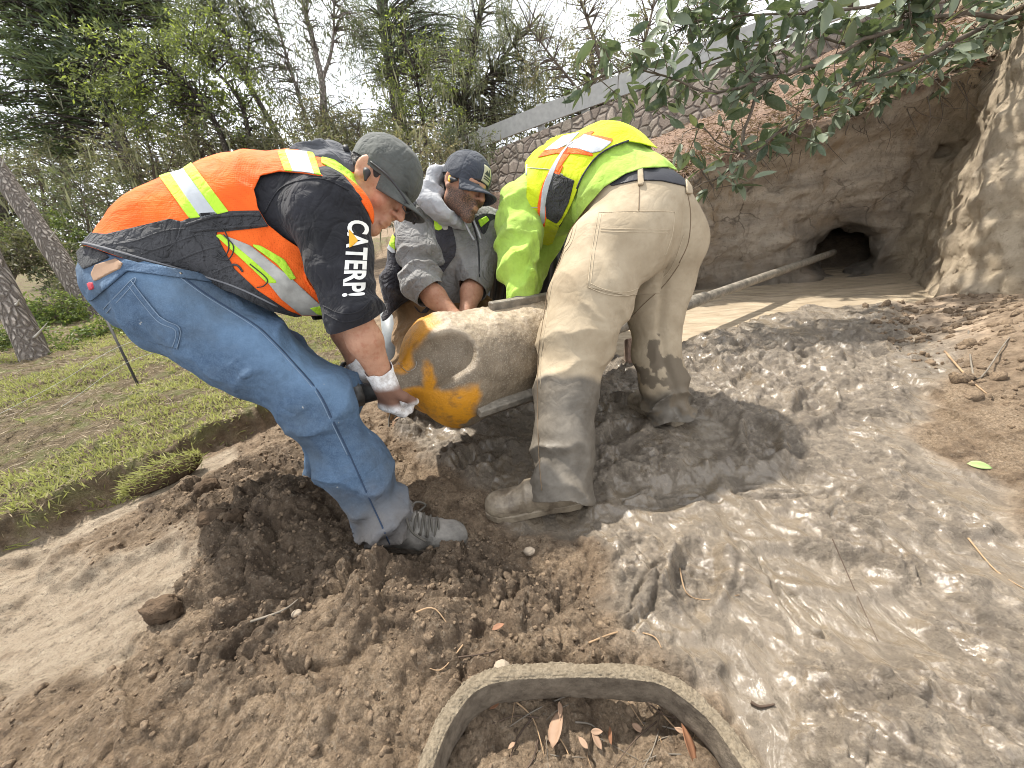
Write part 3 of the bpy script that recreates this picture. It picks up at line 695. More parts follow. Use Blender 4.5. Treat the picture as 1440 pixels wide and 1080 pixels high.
def biggest(v, t):
    lab = np.arange(len(v))
    while True:
        m_ = lab[t].min(1); new = lab.copy()
        for k in range(3): np.minimum.at(new, t[:, k], m_)
        new = new[new]
        if (new == lab).all(): break
        lab = new
    t = t[lab[t[:, 0]] == np.bincount(lab[t[:, 0]]).argmax()]; u, inv = np.unique(t, return_inverse=True); return v[u], inv.reshape(-1, 3)
def overlay(name, V, F, N, poly, off, mat, parent, smooth=0, near=True, label=None):
    """a sewn on patch: the outlined piece of the garment's surface, lifted off it"""
    u = None; F = tri(F)
    x, y = proj(V); p = np.asarray(poly); m = 14
    k = (x > p[:, 0].min()-m) & (x < p[:, 0].max()+m) & (y > p[:, 1].min()-m) & (y < p[:, 1].max()+m)
    if near:
        k &= ((V-CAM)*N).sum(1) < .0005*0+.05*np.linalg.norm(V-CAM, axis=1)
    F = F[k[F].all(1)]; u, inv = np.unique(F, return_inverse=True); F = inv.reshape(-1, 3)
    if not len(F): print('EMPTY overlay', name); return None
    v, t, ex = clip(V[u]+N[u]*off, F, polysd(*proj(V[u]), poly, smooth), N[u])
    if not len(t): print('EMPTY overlay', name); return None
    v, t = biggest(v, t)
    o = solidify(obj(name, v, t, mat, parent), off*.8)
    if label: o['label'] = label
    return o
class Surf:
    def __init__(s, V, F):
        s.V, s.F = V, tri(F); s.b = BVHTree.FromPolygons([tuple(v) for v in V], [tuple(int(i) for i in f) for f in s.F])
    def hit(s, px, py, off=0.0):
        d = ray(px, py); L = np.linalg.norm(d); r = s.b.ray_cast(Vector(CAM), Vector(d/L))
        if r[0] is None: return None
        n = A(r[1]); 
        if n@d > 0: n = -n
        return A(r[0])+n*off
    def line(s, pts, off=.001, n=5, smooth=True):
        q = catmull(pts, n, False) if smooth else np.asarray(pts); h = [s.hit(a, b, off) for a, b in q]; return [x for x in h if x is not None]
def seam(surf, lines, rad, mat, parent, name='seam', off=.0004):
    B = MB(); k = 0
    for L in lines:
        h = surf.line(L, off)
        if len(h) > 2: B.tube(h, rad, 5); k += 1
    return B.build(name, mat, parent) if k else None
def lettering(name, text, surf, quad, mat, parent, off=.0012, bold=.012, sx=1.0):
    """flat letters mapped on a cloth surface: quad = px of (start bottom, end bottom, end top, start top)"""
    cu = bpy.data.curves.new(name, 'FONT'); cu.body = text; cu.size = 1; cu.resolution_u = 4; cu.offset = bold
    to = bpy.data.objects.new(name, cu); COL.objects.link(to)
    dg = bpy.context.evaluated_depsgraph_get(); me = bpy.data.meshes.new_from_object(to.evaluated_get(dg))
    COL.objects.unlink(to); bpy.data.objects.remove(to)
    bm = bmesh.new(); bm.from_mesh(me); bmesh.ops.triangulate(bm, faces=bm.faces)
    for _ in range(2):
        lg = [e for e in bm.edges if e.calc_length() > .16]
        if lg: bmesh.ops.subdivide_edges(bm, edges=lg, cuts=1); bmesh.ops.triangulate(bm, faces=bm.faces)
    co = A([v.co[:] for v in bm.verts]); lo, hi = co.min(0), co.max(0); vs = []
    q = A(quad, ) if not isinstance(quad, np.ndarray) else quad; q = q.astype(float)
    bm.verts.index_update()
    for c in co:
        u = (c[0]-lo[0])/(hi[0]-lo[0]); w = (c[1]-lo[1])/(hi[1]-lo[1])
        pxy = (q[0]*(1-u)+q[1]*u)*(1-w)+(q[3]*(1-u)+q[2]*u)*w
        h = surf.hit(pxy[0], pxy[1], off); vs.append(h)
    ok = [v is not None for v in vs]; vs = [v if v is not None else CAM for v in vs]
    fs = [tuple(v.index for v in f.verts) for f in bm.faces if all(ok[v.index] for v in f.verts)]; bm.free()
    return obj(name, vs, fs, mat, parent, smooth=False)
def folds(amp, freq, dirv, seed, p, warp=.35):
    """cloth creases: sharp ridges running across dirv"""
    w = p@unit(dirv)*freq+warp*2.4*fbm(p*freq*.35, 3, seed)
    r = 1-np.abs(((w*.5) % 1)-.5)*2
    return amp*1.5*(r**1.8*2-.8)*(.45+.75*sstep(-.35, .45, fbm(p*freq*.22, 2, seed+50)))
def skinmat(name, c, c2, stub=None):
    m = NT(name); col = m.mix(m.ramp(m.noise(22, 5), .35, .65), c, c2); col = m.mix(m.math('MULTIPLY', m.ramp(m.noise(70, 3), .5, .68), .5), col, (c[0]*.9, c[1]*.66, c[2]*.6))
    if stub:
        at = m.attr('beard').outputs['Fac']; col = m.mix(m.math('MULTIPLY', at, m.ramp(m.noise(260, 2), .3, .6, .45, .95)), col, stub)
    m.bsdf(col, .5, m.bump(m.noise(260, 4, .7), .45, .003, m.bump(m.noise(45, 4), .3, .006)), Subsurface_Weight=.06, Subsurface_Radius=(.01, .004, .002), Specular_IOR_Level=.35); return m.m
M_RUBBER = plain('dark rubber', (.03,.03,.032), .6)
M_BELT = plain('black leather', (.022,.022,.028), .55, bump=.3)
M_LIME = fabric('lime trim', (.42,.68,.04), .1, .7, weave=1500)
M_REFL = plain('grey reflective tape', (.43,.45,.47), .38, .15, .08, 40, .1)
M_WHITEPRINT = plain('white print', (.78,.78,.74), .6)
M_YELLOWPRINT = plain('yellow print', (.80,.42,.03), .6)
M_EYE = plain('eye', (.06,.04,.03), .2, var=.05)
# ================================================================== worker in the orange vest
J = JP(dict(pel=(240,400,1.16), wai=(284,349,1.17), che=(372,312,1.18), upc=(440,294,1.18), nek=(478,262,1.19),
  shn=(463,300,1.06), eln=(495,440,1.05), wrn=(541,538,1.165), shf=(478,300,1.33), elf=(470,432,1.36), wrf=(508,524,1.40),
  hin=(262,432,1.09), hif=(245,425,1.25), knn=(447,566,1.10), ann=(540,728,1.175), knf=(470,560,1.34), anf=(462,650,1.48)))
m1 = empty('person', G(520, 770, .0)*A([1,1,0])+A([0,0,ground_at(-.46,.88)]), 'worker bent over in an orange vest, black hoodie, blue jeans and dark green cap', 'person', 'workers carrying the reamer')
H1 = Head(P(535,258,1.19), CR*.72-CU*.69-CF*.08, CR*.69+CU*.72, 1.03)
SKIN1 = skinmat('tanned skin', (.40,.205,.125), (.52,.285,.185))
side1 = unit(J['shf']-J['shn'])
# hands: the near one closes over the shaft from above, the far one hooks round the rim
hn_d = unit(P(548,572,1.20)-J['wrn']); hn_n = unit(CF*.75+CR*.35-CU*.1)
hf_d = unit(P(560,522,1.39)-J['wrf']); hf_n = unit(-CU*.8+CF*.3+CR*.2)
def m1_body():
    pts = list(J.values())+[H1.at(.15,0,.15), H1.at(.15,0,-.15), P(620,590,1.2), P(490,770,1.15)]
    lo, hi = bbox(pts, .16); V = Vol(lo, hi, .0050)
    V.chain([J['pel'], J['wai'], J['che'], J['upc']], [.135,.135,.145,.11], .05, side1, 1.15)
    V.chain([J['upc'], J['nek']], [.10,.07], .05)
    for s_ in 'nf':
        V.chain([J['pel'], J['hi'+s_]], [.12,.115], .03); V.chain([J['hi'+s_], J['kn'+s_], J['an'+s_]], [.10,.065,.045], .03)
        V.chain([J['upc'], J['sh'+s_]], [.08,.065], .03)
    mid = (J['eln']*.62+J['wrn']*.38)
    V.chain([J['shn'], J['eln'], mid, J['wrn']], [.062,.046,.047,.0295], .02)
    mid = (J['elf']*.6+J['wrf']*.4)
    V.chain([J['shf'], J['elf'], mid, J['wrf']], [.06,.046,.044,.030], .02)
    add_hand(V, J['wrn'], hn_d, hn_n, -CF+CR*.3, (.75,1.0,.8), 0, .95)
    add_hand(V, J['wrf'], hf_d, hf_n, CU, (.8,1.1,.8), 0, .95)
    H1.add(V, J['nek'])
    return V.mesh()
v, f = m1_body(); obj('body', v, f, SKIN1, m1)
# eyes, brows and hair
for g in (-1, 1):
    b = Vol(H1.at(.09,g*.032,-.004)-.02, H1.at(.09,g*.032,-.004)+.02, .0022); b.ell(H1.at(.079,g*.032,-.004), H1.M, A([.0125,.0125,.0085])); obj('eye', *b.mesh(), M_EYE, m1)
HAIR = NT('black hair'); HAIR.bsdf((.018,.014,.012), .55, HAIR.bump(HAIR.noise(180, 4, .6, HAIR.n('Mapping', {'Vector': HAIR.pos(), 'Scale': (1, 1, .35)}).outputs[0]), .9, .006)); M_HAIR = HAIR.m
def hair(H, parent, extra=0):
    V = Vol(H.c-.15, H.c+.15, .004); V.ell(H.at(-.016, 0, .026), H.M, A([.101,.0815,.094])*H.sc)
    V.displace(lambda p: .003*vnoise(p*120, 3), .02); v, f = V.mesh(); q = v-H.c
    lf, ll, lu = q@H.f, q@H.l, q@H.u
    # sideburn in front of the ear, nape behind it
    s = np.maximum(np.minimum(.045-lf+.0*lu, lu+.030+.5*np.clip(-lf, 0, .06)), -9)
    v, f = clip(v, f, s); return obj('hair', v, f, M_HAIR, parent)
hair(H1, m1)
for g in (-1, 1): MB().tube([H1.at(.0985,g*.012,.0245), H1.at(.096,g*.026,.029), H1.at(.083,g*.046,.022)], [.003,.0042,.002], 6).build('eyebrow', M_HAIR, m1)
M_CAP1 = fabric('grey green cap cloth', (.066,.070,.064), .2, .85, c2=(.095,.098,.090)); H1.cap(m1, M_CAP1, M_CAP1, tilt=.10)
# strap at the back of the cap and dark glasses pushed up on the brim
MB().tube([H1.at(-.118,.05,.0), H1.at(-.127,0,-.006), H1.at(-.118,-.05,.0)], .009, 6).build('cap_strap', M_RUBBER, m1)
gl = MB(); gl.tube(catmull([H1.at(.0,-.090,.012), H1.at(.06,-.088,.016), H1.at(.105,-.068,.012), H1.at(.132,-.05,.006), H1.at(.150,0,.002), H1.at(.132,.05,.006), H1.at(.06,.09,.014)], 5, False), .0030, 6)
for g in (-1, 1): gl.tube([H1.at(.140,g*.02,.004), H1.at(.142,g*.03,-.016), H1.at(.134,g*.052,-.014), H1.at(.132,g*.055,.004)], .0022, 6)
gl.build('glasses', M_RUBBER, m1)
ep = Vol(H1.at(.01,-.085,-.02)-.04, H1.at(.01,-.085,-.02)+.04, .003); ep.cone(H1.at(.002,-.084,-.012), H1.at(.014,-.090,-.016), .007, .0075); ep.cone(H1.at(.014,-.090,-.016), H1.at(.024,-.088,-.034), .006, .0045); obj('earbud', *ep.mesh(), M_RUBBER, m1)
# jeans
DENIM = NT('blue denim')
_n = DENIM.noise(5, 6, .62); _n2 = DENIM.noise(60, 4, .6); _c = DENIM.mix(DENIM.ramp(_n, .34, .66), (.037,.064,.112), (.086,.137,.212))
_at = DENIM.attr('wear').outputs['Fac']; _c = DENIM.mix(DENIM.math('MULTIPLY', _at, .7), _c, (.15,.245,.37))
_wv = DENIM.noise(420, 2, .6); _c = DENIM.mix(DENIM.math('MULTIPLY', DENIM.ramp(_wv, .4, .7), .35), _c, (.18,.26,.37)); _c = DENIM.mix(DENIM.math('MULTIPLY', DENIM.ramp(_n2, .45, .8), .22), _c, (.19,.29,.42)); _c = DENIM.mix(DENIM.math('MULTIPLY', DENIM.ramp(DENIM.noise(2.8, 6, .6), .5, .64), .55), _c, (.085,.105,.125))
_d = DENIM.attr('dirt').outputs['Fac']; _c = DENIM.mix(_d, _c, (.21,.18,.15)); _c = DENIM.mix(DENIM.math('MULTIPLY', DENIM.ramp(DENIM.noise(30, 3), .735, .75), .7), _c, (.42,.41,.38))
_b = creases(DENIM, 7, .35); _b = DENIM.bump(DENIM.noise(26, 5, .65, dist=.6), .5, .012, _b); _b = DENIM.bump(DENIM.noise(1100, 1), .3, .0015, _b); DENIM.bsdf(_c, .88, _b, Specular_IOR_Level=.2); M_DENIM = DENIM.m
M_THREAD = plain('pale thread', (.17,.225,.30), .9); M_DARKTHREAD = plain('dark seam', (.03,.05,.09), .9)
def m1_jeans():
    lo, hi = bbox([J[k] for k in ('pel','wai','hin','hif','knn','ann','knf','anf')], .23); V = Vol(lo, hi, .0055)
    bt = J['pel']+(J['pel']-J['wai'])*.12-CU*.03
    V.ell(J['pel']+CR*.02, np.stack([unit(J['wai']-J['pel']), side1, np.cross(unit(J['wai']-J['pel']), side1)]), A([.17,.185,.158]), .05)
    V.chain([J['wai']*.55+J['pel']*.45, J['pel']], [.155,.165], .05, side1, 1.1)
    for s_ in 'nf':
        hi_, kn, an = J['hi'+s_], J['kn'+s_], J['an'+s_]; e = an+(an-kn)*.10
        V.chain([J['pel'], hi_], [.15,.138], .05)
        V.chain([hi_, hi_*.45+kn*.55, kn, kn*.5+an*.5, e], [.136,.112,.093,.088,.088], .04)
    kd, ad = unit(J['knn']-J['hin']), unit(J['ann']-J['knn'])
    def fo(p):
        n0 = -.006*fbm(p*7, 3, 3)-.0035*(1-2*np.abs(fbm(p*A([13,13,9]), 2, 31)))-.004*folds(1, 19, kd*.4+ad*.5+CF*.7, 32, p, 1.3)*sstep(-.1, .4, fbm(p*4, 2, 33))
        # pull lines across the seat and the back of the knee, stacked breaks over the boot
        tk = np.linalg.norm(p-J['knn'], axis=1); th = np.linalg.norm(p-J['hin'], axis=1); ta = (p-J['ann'])@ad
        n0 -= .0065*sstep(.17, .03, tk)*folds(1, 20, kd*.8+ad*.6, 4, p)
        n0 -= .009*sstep(.28, .10, th)*folds(1, 13, kd*.7+CU*.6, 6, p)
        n0 -= .010*sstep(-.12, .03, ta)*folds(1, 21, ad, 8, p, .8)
        n0 -= .006*folds(1, 9, kd*.5+ad*.6+CF*.5, 12, p, .8)
        return n0
    V.displace(fo, .03); V2 = V.mesh(); v, f = V2
    # open hems
    d = np.full(len(v), 1.0)
    for s_ in 'nf':
        kn, an = J['kn'+s_], J['an'+s_]; ax = unit(an-kn); nr = np.linalg.norm(v-an, axis=1) < .25
        d = np.where(nr, np.minimum(d, .062-(v-an)@ax+.012*vnoise(v*14, 5)), d)
    x, y = proj(v); d = np.where((x < 460) & (y < 520), np.minimum(d, (y-(346+(x-112)*.235))/300.), d)
    return clip(v, f, d)
v, f = m1_jeans(); n = vnormals(v, f); cv = fbm(v*5, 3, 44)
ad = unit(J['ann']-J['knn']); tt = (v-J['knn'])@ad
wear = sstep(.2, .0, np.abs(proj(v)[1]-(.62*proj(v)[0]+255))/260.)*.8+.3*cv
dirt = sstep(.24, .46, tt+.10*fbm(v*9, 4, 45))*.8
jeans = obj('jeans', v, f, M_DENIM, m1, attrs={'wear': np.clip(wear, 0, 1), 'dirt': np.clip(dirt, 0, 1)}); solidify(jeans, .003)
S = Surf(v, f)
OS = [(253,386),(291,414),(355,454),(380,475),(411,508),(447,550),(470,595),(491,638),(515,692),(535,735),(548,765)]
seam(S, [OS], .0022, M_DARKTHREAD, jeans, 'side_seam'); seam(S, [[(x_-2.5, y_+2) for x_, y_ in OS[:8]]], .0014, M_THREAD, jeans, 'side_stitching')
PK = [(148,434),(186,395),(226,445),(254,462),(250,491),(206,478),(170,455)]
overlay('back_pocket', v, f, n, PK, .0035, M_DENIM, jeans)
seam(S, [[(148,434),(186,395),(190,399),(152,440)],[(186,395),(226,445),(254,462),(250,491)],[(183,403),(222,450),(248,465),(244,489)]], .0011, M_THREAD, jeans, 'stitching', .004)
bolt = S.hit(254, 386, .003)
MB().tube([bolt, bolt-CF*.004], [.0045,.003], 10).build('rivet', plain('brass', (.35,.30,.24), .35, .9), jeans)
# belt, waistband and leather patch on the back of the waistband
overlay('waistband', v, f, n, [(112,352),(128,352),(200,372),(330,392),(330,402),(215,386),(180,382),(140,415),(128,424),(120,390)], .006, M_DENIM, jeans)
overlay('leather_patch', v, f, n, [(134,386),(140,374),(168,366),(176,372),(172,380),(146,393),(138,396)], .009, plain('brown leather', (.30,.185,.115), .7), jeans)
overlay('belt', v, f, n, [(113,352),(124,350),(150,358),(158,364),(140,372),(122,380),(116,372)], .009, fabric('black webbing', (.022,.022,.024), .2, .8, wr=60), m1)
tg = overlay('red_tab', v, f, n, [(129,400),(135,398),(137,406),(132,408)], .010, plain('red tab', (.5,.05,.07), .7), jeans)
# boots
def boot(name, ank, toe, mat, parent, sole_mat, sc=1.0, laces=None, up=A([0,0,1.0])):
    ax = unit((toe-ank)*A([1,1,.0])+A([0,0,(toe-ank)[2]*.3])); s_ = unit(np.cross(up, ax)); u_ = np.cross(ax, s_)
    gz = ank-u_*.075*sc
    heel = gz-ax*.045*sc; V = Vol(ank-.32*sc, ank+.32*sc, .005)
    pt = lambda a, b, c=0: gz+ax*a*sc+u_*b*sc+s_*c*sc
    V.chain([pt(-.04,.030), pt(.05,.032), pt(.13,.030), pt(.185,.028)], [.034*sc,.036*sc,.040*sc,.036*sc], .02, s_, 1.12)
    V.chain([pt(-.025,.055), pt(-.022,.09), pt(-.02,.12)], [.042*sc,.043*sc,.044*sc], .02)
    V.chain([pt(0,.075), pt(.07,.060), pt(.12,.045)], [.046*sc,.040*sc,.036*sc], .03)
    V.ell(pt(.178,.030), np.stack([ax, s_, u_]), A([.058,.050,.038])*sc, .02)
    V.displace(lambda p: -.004*fbm(p*18, 3, 7)-.003*folds(1, 30, ax, 3, p)*sstep(.10, .0, np.abs((p-pt(.09,.06))@ax)), .02)
    v, f = V.mesh(); b = obj(name, v, f, mat, parent)
    # sole with a welt
    pr = []
    for a, w in ((-.082,.022),(-.07,.034),(-.03,.040),(.03,.038),(.09,.046),(.15,.053),(.20,.046),(.232,.026),(.240,.006)): pr.append((a, w))
    out = [(a, w) for a, w in pr]+[(a, -w) for a, w in reversed(pr)]
    vs = [pt(a, z, c*1.04) for z in (-.006,.020) for a, c in out]; k = len(out)
    fs = [tuple(range(k-1,-1,-1)), tuple(range(k, 2*k))]+[(i, (i+1)%k, k+(i+1)%k, k+i) for i in range(k)]
    so_ = obj('sole', vs, fs, sole_mat, b, smooth=False); bv_ = so_.modifiers.new('bevel', 'BEVEL'); bv_.width = .004; bv_.segments = 2
    if laces:
        B = MB()
        for i in range(5):
            a = .055+.020*i; z = .116-.0075*i
            B.tube(catmull([pt(a,z-.030,.040), pt(a+.004,z-.004,.024), pt(a+.006,z,.0), pt(a+.008,z-.004,-.024), pt(a+.004,z-.030,-.040)], 3, False), .0034, 6); B.tube(catmull([pt(a,z-.028,.040), pt(a+.012,z+.002,0), pt(a+.020,z-.036,-.040)], 4, False), .003, 6)
        B.tube(catmull([pt(.055,.122,0), pt(.075,.136,.03), pt(.10,.11,.048), pt(.08,.095,.035)], 5, False), .0034, 6); B.tube(catmull([pt(.055,.122,0), pt(.06,.138,-.03), pt(.08,.10,-.055), pt(.12,.07,-.062)], 5, False), .0034, 6)
        B.build('laces', laces, b)
    return b
M_BOOT1 = plain('dusty grey boot leather', (.20,.185,.165), .85, 0, .5, 22, .5, .006, .25); M_SOLE = plain('muddy sole', (.13,.105,.080), .9, 0, .4, 25, .6, .01)
M_LACE = plain('boot laces', (.10,.09,.075), .9)
boot('boot', J['ann']+A([.015,0,-.028]), P(640,752,1.205), M_BOOT1, m1, M_SOLE, 1.0, M_LACE)
boot('boot', J['anf']+A([0,0,-.02]), P(540,672,1.46), M_BOOT1, m1, M_SOLE, 1.0, M_LACE)
# black hoodie
M_BLACK = fabric('black hoodie cloth', (.0125,.0125,.0155), .3, .85, c2=(.02,.02,.025), wr=11, wrst=.5)
M_HOODGREY = fabric('charcoal hood cloth', (.085,.088,.098), .25, .9, wr=16, wrst=.4)
tdir = unit(J['upc']-J['pel'])
def torso_chain(V, g, k=.05):
    V.chain([J['pel']+(J['pel']-J['wai'])*.35, J['pel'], J['wai'], J['che'], J['upc']], [.168+g,.168+g,.163+g,.163+g,.130+g], k, side1, [1.12,1.12,1.1,1.12,1.2])
    V.chain([J['upc'], J['nek']], [.12+g,.075+g], k)
def m1_hoodie():
    lo, hi = bbox([J[k] for k in ('pel','wai','che','upc','nek','shn','eln','shf','elf')], .22); V = Vol(lo, hi, .0055)
    torso_chain(V, 0)
    ud = unit(J['eln']-J['shn'])
    for s_ in 'nf':
        sh, el = J['sh'+s_], J['el'+s_]; e2 = el+(J['wr'+s_]-el)*.10
        V.chain([J['upc'], sh], [.125,.098], .05); V.chain([sh, sh*.5+el*.5, el, e2], [.096,.080,.073,.071], .035)
    def fo(p):
        ta = np.linalg.norm(p-J['eln'], axis=1)
        return -.0055*fbm(p*8, 3, 5)-.007*sstep(.20, .05, ta)*folds(1, 17, ud, 6, p, .5)-.005*sstep(.28, .1, np.linalg.norm(p-J['shn'], axis=1))*folds(1, 9, CR*.8+CU*.6+CF*.2, 9, p, .7)
    V.displace(fo, .03); v, f = V.mesh()
    d = np.full(len(v), 1.0)
    for s_ in 'nf':
        el, wr = J['el'+s_], J['wr'+s_]; ax = unit(wr-el)
        d = np.where(np.linalg.norm(v-el, axis=1) < .2, np.minimum(d, .020-(v-el)@ax), d)
    x, y = proj(v); hem = (y-(334+(x-112)*.24))/300.            # hem across the small of the back
    d = np.where(x < 420, np.minimum(d, -(y-(356+(x-112)*.235))/400.), d)
    return clip(v, f, d)
hv1, hf1 = m1_hoodie(); hoodie = obj('hoodie', hv1, hf1, M_BLACK, m1); solidify(hoodie, .004)
S = Surf(hv1, hf1)
seam(S, [[(372,300),(392,268),(420,255),(455,252),(490,268)]], .002, M_BLACK, hoodie, 'shoulder_seam', .001)
seam(S, [[(456,440),(480,452),(505,448),(523,432)],[(455,430),(480,441),(505,437),(523,421)]], .0016, M_BLACK, hoodie, 'cuff_seam', .001)
lettering('sleeve_print', 'CATERP!', S, [(489,308),(481,418),(513,416),(519,312)], M_WHITEPRINT, hoodie, .0016, .028)
for k_, (poly) in enumerate([[(490,322),(503,339),(491,350)]]): overlay('print_triangle', hv1, hf1, vnormals(hv1, hf1), poly, .0026, M_YELLOWPRINT, hoodie)
# hood lying in folds round the neck
V = Vol(H1.c-.30, H1.c+.2, .005)
hb = [P(408,222,1.10), P(400,222,1.20), P(412,215,1.30)]
ring = lambda d, r, a0, a1, n: [H1.at(-.035-d*.8+.02*math.cos(t), r*math.sin(t), -.095-d*.15+(-.02+r*.9)*-math.cos(t)*.30) for t in np.linspace(a0, a1, n)]
for d_, r_, w_ in ((.015,.085,.024),(.045,.100,.027),(.080,.108,.030),(.115,.105,.032)):
    V.chain(ring(d_, r_, -2.4, 2.4, 14), [w_]*14, .012)
V.chain([H1.at(-.14,.07,-.06), H1.at(-.15,0,-.05), H1.at(-.14,-.07,-.06)], [.03,.036,.03], .02)
V.chain([P(432,236,1.10), P(430,230,1.18), P(432,232,1.30)], [.036,.04,.036], .03); V.chain([P(470,238,1.12), P(466,226,1.20), P(470,232,1.30)], [.045,.05,.045], .02); V.chain([P(486,238,1.13), P(484,226,1.20), P(488,232,1.30)], [.030,.034,.032], .008)
V.displace(lambda p: -.004*fbm(p*16, 3, 8)-.004*folds(1, 26, H1.f, 5, p, .5), .02)
obj('hood', *V.mesh(), M_HOODGREY, m1)
# ---- orange vest
MESHOR = NT('orange mesh'); _p = MESHOR.pos()
_c = MESHOR.mix(MESHOR.ramp(MESHOR.noise(10, 4), .35, .65), (.78,.105,.012), (.92,.155,.020))
_vo = MESHOR.n('TexVoronoi', {'Scale': 210.0, 'Randomness': .25}); MESHOR.t.links.new(_p, _vo.inputs['Vector'])
_h = MESHOR.ramp(_vo.outputs['Distance'], .30, .12); _c = MESHOR.mix(MESHOR.math('MULTIPLY', _h, .55), _c, (.42,.045,.008))
MESHOR.bsdf(_c, .75, MESHOR.bump(MESHOR.noise(15, 4, .55, dist=.8), .5, .02, MESHOR.bump(_vo.outputs['Distance'], .4, .002)), Specular_IOR_Level=.25); M_OR = MESHOR.m
M_PANEL = fabric('black vest panel', (.026,.026,.028), .3, .75, c2=(.05,.05,.055), wr=20, wrst=.7)
def m1_vest():
    lo, hi = bbox([J[k] for k in ('pel','wai','che','upc','nek','shn','shf')], .24); V = Vol(lo, hi, .0055)
    torso_chain(V, .016)
    for s_ in 'nf': V.chain([J['upc'], J['sh'+s_]], [.140,.112], .05)
    # slack front hanging under the chest
    V.chain([P(330,372,1.14), P(400,392,1.15), P(440,410,1.15)], [.10,.10,.075], .06, side1, 1.2)
    def fo(p):
        return -.006*fbm(p*7, 3, 15)-.006*folds(1, 8, CU*.9-CR*.35, 16, p, .8)*sstep(.0, .12, (J['che']-p)@CU+.03)-.0035*folds(1, 10, tdir, 17, p, .7)
    V.displace(fo, .03); return V.mesh()
vv, vf = m1_vest()
OUT = [(80,322),(90,280),(120,235),(180,205),(300,190),(392,195),(440,213),(472,220),(502,246),(530,296),(530,330),(519,300),(498,266),(468,250),(430,243),(392,240),(366,246),(357,266),(362,292),(376,316),(398,334),(426,352),(446,372),(457,400),(462,438),(446,450),(420,446),(380,436),(330,412),(280,394),(230,384),(170,362),(124,346),(80,336)]
vv, vf = pxclip(vv, vf, OUT, 0); vn = vnormals(vv, vf)
k = (vv-J['upc'])@tdir < .10
vest = obj('vest', vv, vf, M_OR, m1); solidify(vest, .003)
ov = lambda nm, poly, off, mat, sm=0, near=True: overlay(nm, vv, vf, vn, poly, off, mat, vest, sm, near)
PANEL = [(112,326),(150,330),(240,308),(256,312),(284,300),(330,297),(372,296),(378,318),(350,322),(304,327),(312,345),(330,378),(362,408),(404,436),(430,446),(400,450),(300,402),(200,384),(120,352),(108,340)]
ov('side_panel', PANEL, .003, M_PANEL)
for b, sh in enumerate([[(222,245),(236,238),(283,306),(268,308)], [(254,231),(268,227),(322,298),(306,302)]]): ov('lime_trim', sh, .0035, M_LIME)
ov('reflective_band', [(234,242),(257,231),(308,300),(280,308)], .003, M_REFL)
for sh in ([(391,214),(402,214),(413,242),(402,243)], [(431,214),(441,216),(452,248),(442,246)]): ov('lime_trim', sh, .0035, M_LIME)
ov('reflective_band', [(401,212),(434,214),(446,248),(411,243)], .003, M_REFL)
ov('lime_trim', [(452,222),(470,226),(500,248),(518,280),(528,312),(521,306),(508,276),(492,256),(470,240),(452,230)], .004, M_LIME)
M_REFL2 = plain('dirty reflective tape', (.36,.35,.32), .5, .1, .25, 30, .2)
ov('lime_trim', [(304,331),(312,329),(392,398),(376,398)], .0045, M_LIME); ov('reflective_band', [(312,329),(352,346),(410,392),(452,430),(452,442),(424,442),(395,420),(376,396)], .004, M_REFL2)
ov('lime_trim', [(352,344),(366,346),(400,366),(416,392),(408,394),(390,372)], .0045, M_LIME); ov('lime_trim', [(436,432),(456,428),(456,442),(446,440)], .006, M_LIME)
S = Surf(vv, vf)
seam(S, [[(519,302),(498,268),(468,252),(430,245),(392,242),(368,248),(359,266),(364,292),(378,315),(398,332)]], .0035, M_PANEL, vest, 'armhole_binding', .001)
seam(S, [[(114,341),(150,350),(200,364),(260,380),(330,402),(390,430)]], .003, plain('grey binding', (.16,.16,.17), .8), vest, 'hem_binding', .003)
# zip cord and loose straps on the side panel
seam(S, [[(300,312),(318,326),(324,350),(316,362),(305,352)],[(316,330),(330,348),(322,366),(300,360)],[(352,372),(376,392),(372,402),(362,404)]], .0016, M_RUBBER, vest, 'drawcord', .006)
seam(S, [[(262,318),(300,306),(350,302),(374,304)],[(268,326),(304,322),(350,318),(376,316)]], .004, M_PANEL, vest, 'strap', .003)
seam(S, [[(150,346),(190,340),(230,326),(262,322)],[(200,358),(240,344),(280,330),(300,334)],[(250,366),(286,352),(312,346)],[(300,384),(330,372),(342,382)],[(236,352),(250,338),(256,322)]], .003, M_PANEL, vest, 'pleat', .002)
seam(S, [[(428,366),(440,372),(452,402),(450,412)],[(432,372),(430,392),(444,412)]], .0035, M_OR, vest, 'pocket_flap', .002)
# gloves
GL = NT('white knit glove'); _g = GL.attr('mud').outputs['Fac']; _c = GL.mix(GL.ramp(GL.noise(45, 5, .65), .42, .62), (.80,.79,.78), (.50,.46,.43)); _c = GL.mix(_g, _c, (.17,.085,.055))
GL.bsdf(_c, .85, GL.bump(GL.noise(260, 2), .4, .003)); M_GLOVE = GL.m
for w, d, n_, th, cu in ((J['wrn'], hn_d, hn_n, -CF+CR*.3, (.75,1.0,.8)), (J['wrf'], hf_d, hf_n, CU, (.8,1.1,.8))):
    V = Vol(w-.2, w+.2, .0038); add_hand(V, w, d, n_, th, cu, .0035, .95); near = w is J['wrn']
    ax = unit(w-(J['eln'] if near else J['elf'])); V.cone(w-ax*.05, w+ax*.01, .042, .036, .015)
    V.displace(lambda p: -.0022*fbm(p*40, 3, 2), .02); v, f = V.mesh(); v, f = clip(v, f, (v-w)@ax+.045+.010*vnoise(v*30, 2))
    t = (v-w)@unit(d); md = sstep(-.005, .02, t)*sstep(.085, .06, t) if near else t*0
    solidify(obj('glove', v, f, M_GLOVE, m1, attrs={'mud': md+.3*np.clip(fbm(v*30, 3, 9), 0, 1)}), .002)
